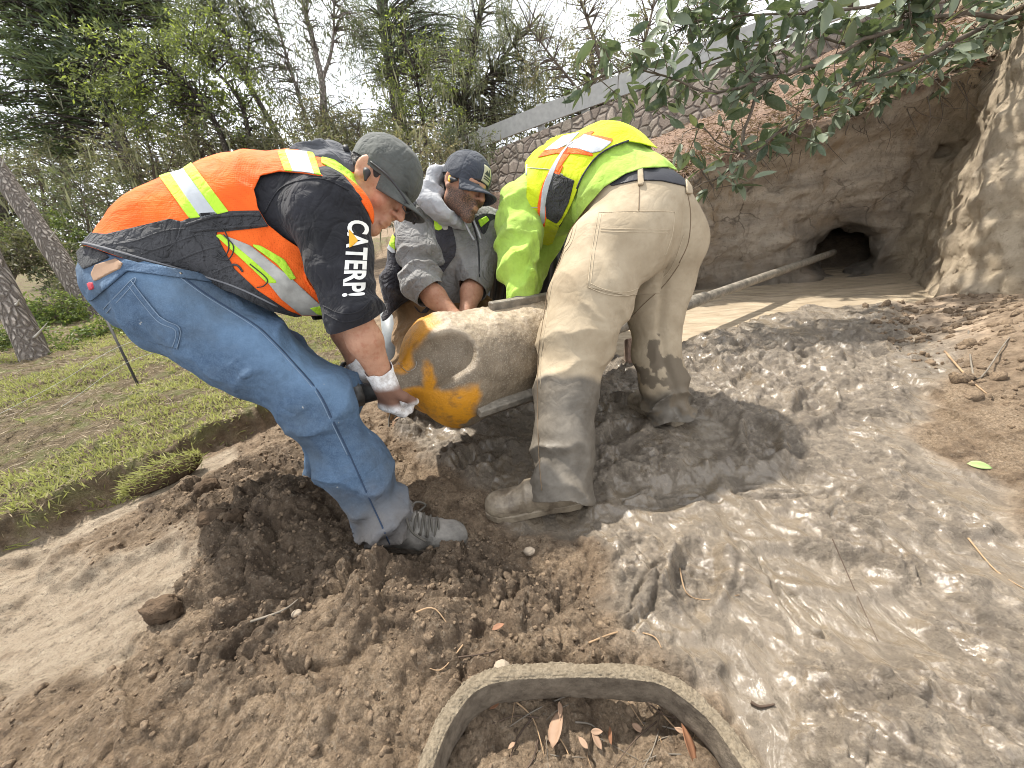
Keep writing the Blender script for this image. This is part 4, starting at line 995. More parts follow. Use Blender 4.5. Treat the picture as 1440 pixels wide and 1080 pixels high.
MB().tube(catmull([J['wrf']+.034*(unit(np.cross(hf_d, CF))*math.cos(t)+CF*math.sin(t))-hf_d*.06 for t in np.linspace(0, 5.6, 9)], 3, True), .009, 6).build('watch_strap', M_RUBBER, m1)
# ================================================================== worker in the lime shirt, seen from behind
J3 = JP(dict(pel=(905,306,1.52), wai=(852,254,1.63), che=(797,268,1.78), upc=(755,292,1.88), nek=(736,312,1.97),
  hin=(852,352,1.47), hif=(932,345,1.64), knn=(797,520,1.40), ann=(790,690,1.30), knf=(918,468,1.70), anf=(941,578,1.70),
  shn=(733,290,1.74), eln=(727,372,1.66), wrn=(733,420,1.61), shf=(800,300,2.02), elf=(742,385,2.02), wrf=(738,425,1.92)))
m3 = empty('person', A([.3, 1.2, ground_at(.3,1.2)]), 'worker seen from behind in a lime green shirt, yellow vest and muddy khaki trousers', 'person', 'workers carrying the reamer')
SKIN3 = skinmat('skin', (.42,.23,.15), (.52,.30,.20))
fd3 = unit(J3['che']-J3['pel']); side3 = unit(J3['hif']-J3['hin'])
H3 = Head(P(728,338,2.08), -CU*.85-CR*.35+CF*.2, CF*.8-CR*.3-CU*.2)
h3n_d = unit(P(714,438,1.56)-J3['wrn']); h3n_n = unit(-CU*.75+CF*.5)
h3f_d = unit(-CU*.5-CR*.5-CF*.3); h3f_n = unit(-CU*.6-CR*.3)
def m3_body():
    lo, hi = bbox(list(J3.values())+[P(700,725,1.3), P(900,540,1.9), H3.at(.1,0,.2)], .17); V = Vol(lo, hi, .0065); J = J3
    V.chain([J['pel'], J['wai'], J['che'], J['upc'], J['nek']], [.14,.12,.12,.10,.06], .05, side3, 1.1)
    for s_ in 'nf':
        V.chain([J['pel'], J['hi'+s_], J['kn'+s_], J['an'+s_]], [.12,.11,.065,.045], .03)
        V.chain([J['upc'], J['sh'+s_], J['el'+s_], J['wr'+s_]], [.08,.062,.045,.03], .025)
    add_hand(V, J['wrn'], h3n_d, h3n_n, CR, (.7,.9,.7)); add_hand(V, J['wrf'], h3f_d, h3f_n, -CF, (.7,.9,.7))
    H3.add(V, J['nek']); return V.mesh()
obj('body', *m3_body(), SKIN3, m3)
hair(H3, m3); H3.cap(m3, M_PANEL, M_PANEL)
# khaki trousers, grey with wet mud below the near knee
KH = NT('khaki duck cloth'); _c = KH.mix(KH.ramp(KH.noise(7, 6, .6), .34, .66), (.31,.245,.165), (.42,.345,.245)); _c = KH.mix(KH.math('MULTIPLY', KH.ramp(KH.noise(24, 5, .7), .55, .75), .35), _c, (.22,.165,.105))
_a = KH.attr('mud').outputs['Fac']; _mc = KH.mix(KH.ramp(KH.noise(10, 6, .65), .35, .65), (.098,.083,.065), (.185,.162,.132)); _c = KH.mix(_a, _c, _mc)
_sp = KH.attr('splash').outputs['Fac']; _c = KH.mix(_sp, _c, (.155,.125,.09))
_b = creases(KH, 8, .16); _b = KH.bump(KH.noise(900, 1), .3, .0015, _b); _r = KH.n('Mix', {0: _a, 2: .9, 3: .5}, data_type='FLOAT').outputs[0]
KH.bsdf(_c, _r, _b, Specular_IOR_Level=.3); M_KHAKI = KH.m; M_KTHREAD = plain('khaki thread', (.47,.385,.27), .9); M_KSEAM = plain('khaki seam shadow', (.17,.12,.075), .9)
def m3_pants():
    J = J3; lo, hi = bbox([J[k] for k in ('pel','wai','hin','hif','knn','ann','knf','anf')], .25); V = Vol(lo, hi, .006)
    V.chain([J['wai']*.55+J['pel']*.45, J['pel']], [.168,.175], .05, side3, 1.18)
    V.ell(J['hin']*.7+J['pel']*.3-fd3*.055+CU*.01, np.eye(3), A([.150,.150,.150]), .06); V.ell(J['hif']*.7+J['pel']*.3-fd3*.06, np.eye(3), A([.148,.148,.150]), .06)
    for s_, w in (('n', (.155,.150,.135,.108,.098,.106)), ('f', (.150,.138,.116,.098,.097,.110))):
        h_, kn, an = J['hi'+s_], J['kn'+s_], J['an'+s_]; e = an+(an-kn)*.10
        V.chain([h_, h_*.6+kn*.4, h_*.25+kn*.75, kn*.8+an*.2, kn*.4+an*.6, e], w, .045)
    a1, k1 = unit(J['ann']-J['knn']), unit(J['knn']-J['hin']); a2 = unit(J['anf']-J['knf'])
    def fo(p):
        o = -.006*fbm(p*5, 2, 63)
        t = (p-J['knn'])@a1; nr = sstep(.25, .15, np.linalg.norm(np.cross(p-J['knn'], a1), axis=1))
        o -= nr*.007*sstep(.20, .34, t)*folds(1, 16, a1, 64, p, .9)+nr*.005*sstep(.2, .02, np.abs(t+.02))*folds(1, 15, a1+CR*.35, 65, p, .7)
        t2 = (p-J['knf'])@a2; n2 = sstep(.22, .14, np.linalg.norm(np.cross(p-J['knf'], a2), axis=1))
        o -= n2*.009*sstep(.2, .3, t2)*folds(1, 17, a2, 66, p, .9)+n2*.0045*folds(1, 12, a2+CR*.4, 67, p, .8)
        th = np.linalg.norm(p-(J['hin']*.45+J['knn']*.55), axis=1); o -= .0048*sstep(.32, .08, th)*folds(1, 12, CU*.75+CR*.6, 68, p, .8)
        sl_ = np.linalg.norm(p-(J['hin']*.6+J['hif']*.4-CU*.13), axis=1); o -= .0055*sstep(.18, .04, sl_)*folds(1, 13, CU*.8-CR*.6, 69, p, .5)
        o += .011*np.exp(-(((p-J['pel'])@side3-.01)/.012)**2)*sstep(.05, -.06, (p-J['pel'])@CU)*sstep(.0, .1, -((p-J['pel'])@fd3)+.05)
        return o
    V.displace(fo, .035); v, f = V.mesh(); d = np.full(len(v), 1.0)
    for s_ in 'nf':
        kn, an = J['kn'+s_], J['an'+s_]; ax = unit(an-kn); nr = np.linalg.norm(v-an, axis=1) < .24
        d = np.where(nr, np.minimum(d, .038-(v-an)@ax+.012*vnoise(v*14, 5)), d)
    return clip(v, f, d)
v, f = m3_pants(); n3 = vnormals(v, f); x, y = proj(v); a1 = unit(J3['ann']-J3['knn']); leg1 = np.linalg.norm(np.cross(v-J3['knn'], a1), axis=1) < .17
w_ = .03*fbm(v*7, 4, 70); mud = np.where(leg1, sstep(.035, .065, (v-J3['knn'])@a1+w_), 0); a2 = unit(J3['anf']-J3['knf']); leg2 = (np.linalg.norm(np.cross(v-J3['knf'], a2), axis=1) < .13) & ~leg1
mud = np.where(leg2, sstep(.22, .27, (v-J3['knf'])@a2+w_*1.5), mud)
spl = np.where(leg2, sstep(.18, .24, fbm(v*13, 4, 72)+.35*sstep(.0,.25,(v-J3['knf'])@a2)-.16), 0)
pants = solidify(obj('trousers', v, f, M_KHAKI, m3, attrs={'mud': mud, 'splash': spl}), .003); S = Surf(v, f)
PK3 = [(842,300),(948,298),(944,345),(928,412),(880,416),(826,404),(834,345)]
overlay('back_pocket', v, f, n3, PK3, .0035, M_KHAKI, pants)
seam(S, [[(842,300),(895,298),(948,298)],[(845,322),(895,323),(942,323)],[(845,326),(895,327),(941,327)],[(842,300),(834,345),(826,404)],[(846,302),(838,345),(830,402)],[(948,298),(944,330),(934,360)],[(826,404),(850,413),(880,416),(900,408)],[(830,399),(852,408),(880,411),(898,404)]], .0013, M_KTHREAD, pants, 'stitching', .004)
seam(S, [[(899,255),(899,275),(898,297)],[(966,270),(971,300),(968,340),(955,370)],[(808,312),(800,340),(782,366),(772,400),(764,450),(757,500),(756,560),(758,640),(762,690)],[(955,372),(935,400),(905,428),(880,455)]], .0017, M_KSEAM, pants, 'side_seam', .0006)
seam(S, [[(812,312),(804,341),(786,368),(776,402),(768,452),(761,502),(760,545)],[(962,330),(945,375),(925,398)]], .0011, M_KTHREAD, pants, 'topstitching', .001)
overlay('belt', v, f, n3, [(850,250),(893,236),(930,236),(965,246),(1000,275),(1000,292),(985,280),(962,262),(930,255),(897,254),(860,262)], .005, M_BELT, m3)
for lp in ([(896,232),(903,232),(905,262),(897,262)], [(961,240),(967,242),(971,274),(964,273)]): overlay('belt_loop', v, f, n3, lp, .010, M_KHAKI, pants)
# boots deep in mud
M_MUDBOOT = NT('mud coated boot'); _c = M_MUDBOOT.mix(M_MUDBOOT.ramp(M_MUDBOOT.noise(14, 5, .65), .36, .62), (.13,.10,.070), (.31,.255,.185)); M_MUDBOOT.bsdf(_c, .38, M_MUDBOOT.bump(M_MUDBOOT.noise(40, 5, .6), .6, .01)); M_MUDBOOT = M_MUDBOOT.m
boot('boot', J3['ann']+A([-.02,0,.025]), P(705,700,1.30), M_MUDBOOT, m3, M_MUDBOOT, 1.05)
boot('boot', J3['anf']+A([-.01,.02,.038]), P(892,556,1.90), M_MUDBOOT, m3, M_MUDBOOT, 1.05)
# lime shirt
M_LIMESHIRT = fabric('lime shirt cloth', (.315,.49,.065), .16, .85, c2=(.37,.545,.10), wr=9, wrst=.25, dirt=(.20,.25,.07), dirtamt=.5, dsc=5)
def m3_torso(V, g):
    J = J3; V.chain([J['pel']*.6+J['wai']*.4, J['wai'], J['che'], J['upc'], J['nek']], [.176+g,.180+g,.180+g,.142+g,.08+g], .05, side3, [1.16,1.12,1.12,1.15,1])
def m3_shirt():
    J = J3; lo, hi = bbox([J[k] for k in ('pel','wai','che','upc','nek','shn','eln','wrn','shf','elf','wrf')], .24); V = Vol(lo, hi, .006)
    m3_torso(V, 0); V.chain([J['pel'], J['pel']*.6+J['wai']*.4], [.182,.180], .04, side3, 1.18)
    for s_ in 'nf':
        sh, el, wr = J['sh'+s_], J['el'+s_], J['wr'+s_]
        V.chain([J['upc'], sh, sh*.5+el*.5, el, wr*.9+el*.1], [.125,.100,.098,.088,.055], .04); V.chain([wr*.7+el*.3, wr], [.058,.046], .02)
    def fo(p):
        te = np.linalg.norm(p-J['eln'], axis=1); u_ = unit(J['eln']-J['shn'])
        return -.006*fbm(p*8, 3, 80)-.010*sstep(.26, .04, te)*folds(1, 14, u_*.8+CR*.5, 81, p, .8)-.005*folds(1, 9, fd3+CU*.4, 82, p, .8)-.004*folds(1, 18, CR*.7+CU*.3+CF*.4, 83, p, 1.2)*sstep(-.1,.3,fbm(p*5,2,84))
    V.displace(fo, .03); v, f = V.mesh(); x, y = proj(v)
    hem = catmull([(700,600),(758,470),(764,405),(774,372),(788,352),(802,322),(825,290),(850,262),(880,243),(905,235),(940,234),(972,246),(995,280),(1010,320),(1080,330),(1080,60),(500,60),(500,560)], 1)
    d = polysd(x, y, hem)/400
    return clip(v, f, d)
sv, sf = m3_shirt(); shirt = solidify(obj('shirt', sv, sf, M_LIMESHIRT, m3), .004)
def m3_vest():
    J = J3; lo, hi = bbox([J[k] for k in ('pel','wai','che','upc','nek','shn','shf')], .26); V = Vol(lo, hi, .006); m3_torso(V, .015)
    for s_ in 'nf': V.chain([J['upc'], J['sh'+s_]], [.145,.116], .05)
    V.displace(lambda p: -.005*fbm(p*8, 3, 90)-.006*folds(1, 11, side3*.7+CU*.5, 91, p, .8), .03); return V.mesh()
vv, vf = m3_vest()
OUT3 = [(738,222),(760,195),(800,175),(900,165),(990,210),(1010,250),(985,236),(960,222),(920,206),(884,198),(862,206),(838,222),(818,250),(806,280),(796,302),(787,318),(776,345),(768,378),(760,362),(757,340),(750,322),(745,305),(740,285),(741,255)]
vv, vf = pxclip(vv, vf, OUT3, 2); vn = vnormals(vv, vf)
M_YEL = fabric('fluorescent yellow mesh', (.53,.62,.012), .12, .75, weave=600, wst=.5, wr=10, wrst=.3)
vest3 = solidify(obj('vest', vv, vf, M_YEL, m3), .003); M_OT = fabric('orange trim', (.92,.13,.02), .08, .75)
ov = lambda nm, poly, off, mat, sm=0, near=True: overlay(nm, vv, vf, vn, poly, off, mat, vest3, sm, near)
ov('orange_trim', [(822,188),(836,186),(812,205),(792,230),(775,262),(768,290),(766,318),(758,316),(756,288),(764,258),(780,228),(798,205)], .003, M_OT, 2)
ov('orange_trim', [(770,208),(800,207),(802,218),(783,216),(756,222)], .003, M_OT)
ov('orange_trim', [(800,206),(815,210),(832,212),(834,220),(815,217),(798,216)], .0032, M_OT); ov('orange_trim', [(820,189),(845,192),(862,196),(858,203),(843,198),(822,196)], .0034, M_OT)
ov('orange_trim', [(790,236),(796,225),(777,270),(770,300),(764,322),(764,300),(770,268)], .0034, M_OT)
ov('reflective_band', [(822,190),(845,196),(860,201),(845,213),(832,216),(815,210),(798,208)], .004, M_REFL); ov('reflective_band', [(766,212),(792,192),(815,187),(800,203),(785,210)], .004, M_REFL)
ov('reflective_band', [(815,196),(800,206),(786,228),(773,262),(767,290),(766,312),(760,312),(760,285),(767,255),(782,226),(800,203)], .0045, M_REFL, 2)
ov('black_panel', [(775,242),(792,247),(808,254),(800,285),(790,306),(783,314),(768,306),(767,285)], .0035, M_PANEL); S = Surf(vv, vf)
seam(S, [[(884,198),(862,206),(838,222),(818,250),(806,280),(796,302),(787,318)]], .0035, M_PANEL, vest3, 'hem_binding', .001)
seam(S, [[(740,236),(755,237),(775,239),(792,246)],[(745,292),(757,292),(765,294)]], .0018, plain('grey piping', (.35,.36,.36), .8), vest3, 'piping', .001)
seam(S, [[(741,232),(740,258),(740,282)]], .0045, M_REFL, vest3, 'armhole_binding', .001)
M_GG = fabric('grey work glove', (.115,.110,.100), .4, .85, dirt=(.06,.05,.04))
for w, d, n_, th in ((J3['wrn'], h3n_d, h3n_n, CR), (J3['wrf'], h3f_d, h3f_n, -CF)):
    V = Vol(w-.2, w+.2, .0045); add_hand(V, w, d, n_, th, (.7,.9,.7), .004); V.cone(w-d*.03, w+d*.02, .04, .038, .015); obj('glove', *V.mesh(), M_GG, m3)
# ================================================================== worker in the grey hoodie behind the reamer
J2 = JP(dict(pel=(622,440,2.12), wai=(628,395,2.02), che=(635,345,1.93), upc=(645,326,1.92), nek=(640,304,1.85),
  shn=(588,312,1.83), eln=(592,398,1.74), wrn=(640,447,1.70), shf=(680,320,1.93), elf=(668,392,1.86), wrf=(655,442,1.76),
  hin=(588,445,2.10), hif=(665,448,2.14), knn=(580,512,1.97), ann=(563,575,1.99), knf=(672,512,2.02), anf=(655,566,2.06)))
m2 = empty('person', A([-.45, 1.85, ground_at(-.45,1.85)]), 'bearded worker facing us in a navy cap, grey hoodie and open dark vest', 'person', 'workers carrying the reamer')
H2 = Head(P(654,262,1.70), CR*.74-CU*.42-CF*.50, CU*.86+CR*.30-CF*.15, 1.05)
SKIN2 = skinmat('bearded skin', (.36,.185,.115), (.46,.25,.165), (.035,.028,.024))
side2 = unit(J2['shf']-J2['shn'])
h2n_d = unit(CR*.7-CU*.6); h2n_n = unit(-CU*.7-CR*.2+CF*.3); h2f_d = unit(-CU*.8-CR*.3); h2f_n = unit(-CR*.5-CU*.4)
def m2_body():
    J = J2; lo, hi = bbox(list(J.values())+[H2.at(.15,0,.17)], .17); V = Vol(lo, hi, .0050)
    V.chain([J['pel'], J['wai'], J['che'], J['upc'], J['nek']], [.14,.14,.15,.11,.065], .05, side2, 1.15)
    for s_ in 'nf':
        V.chain([J['pel'], J['hi'+s_], J['kn'+s_], J['an'+s_]], [.12,.11,.065,.045], .03)
        V.chain([J['upc'], J['sh'+s_]], [.09,.065], .03); V.chain([J['sh'+s_], J['el'+s_], J['el'+s_]*.6+J['wr'+s_]*.4, J['wr'+s_]], [.065,.05,.050,.033], .025)
    add_hand(V, J['wrn'], h2n_d, h2n_n, -CF, (.4,.6,.5)); add_hand(V, J['wrf'], h2f_d, h2f_n, -CF, (.4,.6,.5))
    H2.add(V, J['nek'], .065); return V.mesh()
v, f = m2_body(); q = v-H2.c; lf, ll, lu = q@H2.f, q@H2.l, q@H2.u
bd = sstep(-.035, -.055, lu-.25*np.clip(np.abs(ll)-.03, 0, .1)+.0*lf)*sstep(-.02, .005, lf)*sstep(-.16, -.13, lu)
bd = np.maximum(bd, sstep(.028, .015, np.abs(ll))*sstep(.008, .002, np.abs(lu+.060))*sstep(.06, .07, lf)); bd *= 1-sstep(.018,.012,np.abs(ll))*sstep(.010,.005,np.abs(lu+.078))*sstep(.08,.09,lf)
obj('body', v, f, SKIN2, m2, attrs={'beard': bd})
for g in (-1, 1):
    b = Vol(H2.at(.09,g*.032,-.004)-.02, H2.at(.09,g*.032,-.004)+.02, .0024); b.ell(H2.at(.079,g*.032,-.004), H2.M, A([.0125,.0125,.0085])); obj('eye', *b.mesh(), M_EYE, m2)
hair(H2, m2)
for g in (-1, 1): MB().tube([H2.at(.0985,g*.012,.0245), H2.at(.096,g*.026,.029), H2.at(.083,g*.046,.022)], [.0035,.005,.002], 6).build('eyebrow', M_HAIR, m2)
M_CAP2 = fabric('navy cap cloth', (.035,.040,.052), .2, .85, c2=(.05,.055,.068)); crown = H2.cap(m2, M_CAP2, M_CAP2, tilt=-.02)
# cap badge: a pale patch with dark peaks and lines
M_PATCH = plain('pale badge cloth', (.40,.385,.27), .85); M_PATCHINK = plain('dark badge ink', (.04,.045,.04), .85)
def cap_pt(az, up, off=.004):
    d = H2.f*math.cos(az)+H2.l*math.sin(az); c = H2.at(-.010, 0, .040); z = up
    k = math.sqrt(max(0, 1-(z/.098)**2)); return c+(H2.f*math.cos(az)*(.112*k+off)+H2.l*math.sin(az)*(.0915*k+off)+H2.u*z)*H2.sc
def cap_quad(name, a0, a1, z0, z1, mat, off):
    n = 8; vs = [cap_pt(a0+(a1-a0)*i/n, z0+(z1-z0)*j/n, off) for i in range(n+1) for j in range(n+1)]; I = np.arange((n+1)**2).reshape(n+1, n+1)
    return solidify(recalc(obj(name, vs, np.stack([I[:-1,:-1],I[1:,:-1],I[1:,1:],I[:-1,1:]],-1).reshape(-1,4), mat, crown)), .0015)
cap_quad('badge', -.25, .25, -.012, .052, M_PATCH, .0035)
tr_ = lambda a, b, c: [cap_pt(*p, .0056) for p in (a, b, c)]
inkB = MB()
for t in ((( .20,.018),(-.02,.018),(.07,.046)), ((.06,.018),(-.20,.018),(-.06,.038))): inkB.add(tr_(*t), [(0,1,2)])
inkB.build('badge_peaks', M_PATCHINK, crown)
for z in (.010, .002): cap_quad('badge_line', -.19, .19, z-.002, z+.002, M_PATCHINK, .0055)
# yellow ear plug with a black stem
EP = H2.at(.005,-.086,-.012); V = Vol(EP-.05, EP+.05, .003); V.cone(H2.at(-.002,-.082,-.012), H2.at(.012,-.092,-.015), .010, .009); V.cone(H2.at(.012,-.092,-.015), H2.at(.036,-.090,-.012), .0075, .006); obj('earbud', *V.mesh(), M_RUBBER, m2)
V = Vol(EP-.05, EP+.05, .0025); V.cone(H2.at(.004,-.096,-.006), H2.at(.014,-.101,-.022), .0055, .0055); obj('earbud_cap', *V.mesh(), M_YELLOWPRINT, m2)
M_GREY = fabric('grey hoodie cloth', (.185,.18,.175), .22, .9, c2=(.235,.23,.225), wr=14, wrst=.5, dirt=(.13,.115,.10), dirtamt=.5); M_LGREY = fabric('light grey hood cloth', (.33,.335,.35), .15, .9)
M_TAN = fabric('tan trousers', (.21,.130,.065), .25, .9, wr=12, dirt=(.12,.09,.06))
def m2_pants():
    J = J2; lo, hi = bbox([J[k] for k in ('pel','wai','hin','hif','knn','ann','knf','anf')], .22); V = Vol(lo, hi, .007)
    V.chain([J['wai']*.5+J['pel']*.5, J['pel']], [.16,.165], .05, side2, 1.15)
    for s_ in 'nf': V.chain([J['pel'], J['hi'+s_]], [.15,.130], .04); V.chain([J['hi'+s_], J['kn'+s_], J['an'+s_]], [.125,.095,.082], .03)
    a1 = unit(J['ann']-J['hin']); V.displace(lambda p: -.006*fbm(p*8, 3, 101)-.007*folds(1, 14, a1+CR*.3, 102, p, .8), .03); return V.mesh()
obj('trousers', *m2_pants(), M_TAN, m2)
M_BBOOT = plain('brown boot leather', (.20,.125,.075), .7, 0, .35, 25, .4, .005)
boot('boot', J2['ann']+A([0,0,-.02]), J2['ann']+A([.06,-.26,-.09]), M_BBOOT, m2, M_SOLE, 1.0, M_LACE); boot('boot', J2['anf']+A([0,0,-.02]), J2['anf']+A([.1,-.24,-.09]), M_BBOOT, m2, M_SOLE, 1.0, M_LACE)
def m2_tor(V, g):
    J = J2; V.chain([J['pel']*.45+J['wai']*.55, J['wai'], J['che'], J['upc'], J['nek']], [.155+g,.158+g,.160+g,.120+g,.066+g], .05, side2, [1.15,1.15,1.18,1.2,1])
def m2_hoodie():
    J = J2; lo, hi = bbox([J[k] for k in ('pel','wai','che','upc','nek','shn','eln','wrn','shf','elf','wrf')], .22); V = Vol(lo, hi, .0058); m2_tor(V, 0)
    for s_ in 'nf':
        sh, el, wr = J['sh'+s_], J['el'+s_], J['wr'+s_]
        V.chain([J['upc'], sh], [.12,.098], .05); V.chain([sh, sh*.5+el*.5, el, el*.72+wr*.28], [.097,.094,.086,.068], .035)
    u1 = unit(J['eln']-J['shn'])
    def fo(p):
        te = np.linalg.norm(p-(J['eln']*.8+J['shn']*.2), axis=1)
        return -.005*fbm(p*9, 3, 110)-.011*sstep(.19, .06, te)*folds(1, 24, u1, 111, p, .5)-.006*folds(1, 8, CR+CU*.3, 112, p, .8)*sstep(.1, .2, te)
    V.displace(fo, .03); v, f = V.mesh(); d = np.full(len(v), 1.0)
    for s_ in 'nf':
        el, wr = J['el'+s_], J['wr'+s_]; ax = unit(wr-el); d = np.where(np.linalg.norm(v-(el*.7+wr*.3), axis=1) < .16, np.minimum(d, .072-(v-el)@ax), d)
    return clip(v, f, d)
gv, gf = m2_hoodie(); hood2 = solidify(obj('hoodie', gv, gf, M_GREY, m2), .004)
V = Vol(H2.c-.28, H2.c+.22, .0055)
rg = lambda d, r, a0, a1, n: [H2.at(-.03-d+.055*math.cos(t), r*math.sin(t), -.105-d*.05-.045*math.cos(t)) for t in np.linspace(a0, a1, n)]
for d_, r_, w_ in ((.0,.088,.024),(.03,.104,.026),(.06,.115,.032)): V.chain(rg(d_, r_, -2.7, 2.7, 16), [w_]*16, .012)
V.chain([H2.at(-.10,-.085,-.06), H2.at(-.115,-.07,.0), H2.at(-.12,0,.02), H2.at(-.11,.08,-.02)], [.035,.036,.04,.036], .02)
V.displace(lambda p: -.004*fbm(p*16, 3, 118)-.004*folds(1, 22, H2.u, 115, p, .6), .02); obj('hood', *V.mesh(), M_LGREY, m2)
S = Surf(gv, gf)
seam(S, [[(664,312),(672,340),(674,380),(672,420)]], .004, M_RUBBER, hood2, 'zip', .001)
DC = MB()
for pts in ([P(652,308,1.70), P(660,326,1.71), P(667,338,1.715)], [P(664,306,1.70), P(671,322,1.71), P(676,336,1.72)]): DC.tube(catmull(pts, 5, False), .0048, 7)
DC.build('drawstring', plain('grey cord', (.30,.30,.31), .85), hood2)
def m2_vest():
    J = J2; lo, hi = bbox([J[k] for k in ('pel','wai','che','upc','nek','shn','shf')], .30); V = Vol(lo, hi, .006); m2_tor(V, .016)
    for s_ in 'nf': V.chain([J['upc'], J['sh'+s_]], [.14,.112], .05)
    V.chain([P(566,345,1.90), P(558,395,1.93), P(550,445,1.93)], [.055,.060,.040], .05, CF, 1.4)       # loose flap hanging at the hip
    V.displace(lambda p: -.006*fbm(p*8, 3, 120)-.008*folds(1, 12, CR*.6+CU*.6, 121, p, .8), .03); return V.mesh()
vv, vf = m2_vest()
OUT2 = [(604,236),(560,275),(545,300),(538,345),(528,378),(530,420),(538,452),(552,440),(578,420),(584,436),(600,440),(612,420),(618,390),(640,360),(640,335),(632,310),(622,280),(612,262)]
OUT2b = [(668,306),(690,300),(712,320),(712,400),(690,420),(678,398),(676,360),(680,330)]
va, fa = pxclip(vv, vf, OUT2, 2); vb, fb = pxclip(vv, vf, OUT2b, 2)
x, y = proj(va); hole = polysd(x, y, [(560,295),(585,292),(606,300),(612,325),(614,370),(612,410),(585,445),(570,400),(553,340)], 2); nr = ((va-J2['upc'])@CF < .03) & (x > 556)
va, fa = clip(va, fa, np.where(nr, -hole, 1.0))
vv = np.concatenate([va, vb]); vf = np.concatenate([tri(fa), tri(fb)+len(va)]); vn = vnormals(vv, vf)
M_VEST2 = fabric('dark vest cloth', (.030,.029,.036), .3, .85, c2=(.045,.044,.052), wr=16, wrst=.6, dirt=(.10,.09,.08), dirtamt=.35)
vest2 = solidify(obj('vest', vv, vf, M_VEST2, m2), .003)
ov = lambda nm, poly, off, mat, sm=0, near=True: overlay(nm, vv, vf, vn, poly, off, mat, vest2, sm, near)
ov('lime_trim', [(578,258),(588,252),(606,278),(616,302),(622,322),(610,322),(606,304),(596,284)], .0035, M_LIME, 2)
ov('reflective_band', [(588,250),(600,246),(618,280),(628,310),(630,322),(622,322),(616,300),(604,272)], .003, M_REFL2, 2)
ov('lime_trim', [(548,300),(556,298),(553,330),(564,345),(562,356),(548,345)], .004, M_LIME); ov('reflective_band', [(541,310),(549,300),(549,344),(560,355),(552,356),(540,345)], .0035, M_REFL)
ov('lime_trim', [(672,310),(684,304),(688,310),(676,320)], .004, M_LIME); ov('reflective_band', [(676,365),(688,362),(690,395),(680,402)], .0035, plain('sand reflective tape', (.42,.43,.25), .6))
# ================================================================== barrel reamer and other tools
RA = P(572,538,1.40); RB = P(768,488,1.74); rax = unit(RB-RA); rup = unit(CU-rax*(CU@rax)); rsd = np.cross(rax, rup)
RR_ = .212
def ra(t, ang, r): return RA+rax*t+(rup*math.cos(ang)+rsd*math.sin(ang))*r
rm = empty('barrel_reamer', P(660,560,1.55), 'heavy mud coated drilling barrel with worn yellow paint carried by the workers', 'drilling reamer')
def reamer_build():
    lo, hi = bbox([RA-rax*.05, RB], .30); V = Vol(lo, hi, .0055)
    V.cone(RA+rax*.20, RA+rax*.60, RR_, RR_, 0); V.ell(RA+rax*.155, np.stack([rax, rup, rsd]), A([.160, RR_*1.01, RR_*1.01]), .05)
    V.cone(RA+rax*.60, RA+rax*.66, RR_*.97, RR_*.7, .02)
    for a in (1.22, 1.22+2.094, 1.22+4.189):           # hollows scooped between the three noses
        V.cone(ra(-.07, a, .135), ra(.105, a, .250), .105, .098, .014, 's'); V.cone(ra(-.06, a+.32, .19), ra(.07, a+.25, .26), .08, .07, .02, 's')
    V.cone(RA-rax*.03, RA+rax*.2, .070, .085, .03)
    def dis(p):
        q = p-RA; t = q@rax; up = (q@rup)/RR_
        mud = fbm(p*13, 5, 131); thick = sstep(.25, .95, up)*sstep(.02, .16, t)
        return -.0012*mud-thick*(.004+.011*np.clip(fbm(p*24, 4, 132)+.1, 0, 1))-.0022*vnoise(p*130, 133)*sstep(.1, .25, t)
    V.displace(dis, .04); return V.mesh()
v, f = reamer_build(); q = v-RA; t = q@rax; up = (q@rup); sd = (q@rsd)
bare = np.clip(sstep(.115, .075, t+.05*fbm(v*9, 4, 140)-.045*sstep(.05,-.2,up)*1.2), 0, 1)*sstep(-.30, .10, fbm(v*8, 4, 141)+.2*(np.abs(up)>.1))
ang = np.arctan2(sd, up)
R_ = NT('muddy steel'); _a = R_.attr('bare').outputs['Fac']; _t = R_.attr('dry').outputs['Fac']
_m = R_.mix(R_.ramp(R_.noise(16, 5, .6), .35, .65), (.135,.102,.068), (.225,.175,.12)); _m = R_.mix(R_.math('MULTIPLY', R_.ramp(R_.noise(190, 3), .54, .62), .6), _m, (.30,.255,.185)); _m = R_.mix(_t, _m, R_.mix(R_.ramp(R_.noise(30, 5, .7), .35, .65), (.25,.195,.135), (.46,.375,.27)))
_y = R_.mix(R_.ramp(R_.noise(18, 5, .7), .50, .74), (.58,.25,.016), (.20,.10,.035)); _c = R_.mix(_a, _m, _y)
R_.bsdf(_c, R_.n('Mix', {0: _a, 2: .40, 3: .36}, data_type='FLOAT').outputs[0], R_.bump(R_.noise(170, 4, .7), .5, .006, R_.bump(R_.noise(40, 5, .6), .3, .010)), Specular_IOR_Level=.4)
x, y = proj(v)
yel = np.maximum.reduce([sstep(-6, 4, polysd(x, y, [(535,520),(540,478),(555,445),(595,432),(606,446),(590,464),(580,488),(572,520)], 3)+7*fbm(v*20, 3, 143)), sstep(-6, 4, polysd(x, y, [(596,508),(608,516),(616,556),(634,588),(644,604),(640,625),(590,625),(560,590),(575,575),(600,566)], 3)+10*fbm(v*16, 4, 144))])
da = np.min(np.abs((ang[:, None]-A([1.22,1.22+2.094,1.22+4.189])[None]+math.pi) % (2*math.pi)-math.pi), axis=1); rad_ = np.hypot(up, sd)
rib = sstep(.50, .66, da+.12*fbm(v*14, 3, 146))*sstep(.150, .11, t+.05*fbm(v*11, 4, 147)-.05*(up < 0))*sstep(.05, .08, rad_)
yel = np.maximum(yel, rib*sstep(-.50, -.34, fbm(v*17, 4, 148)))
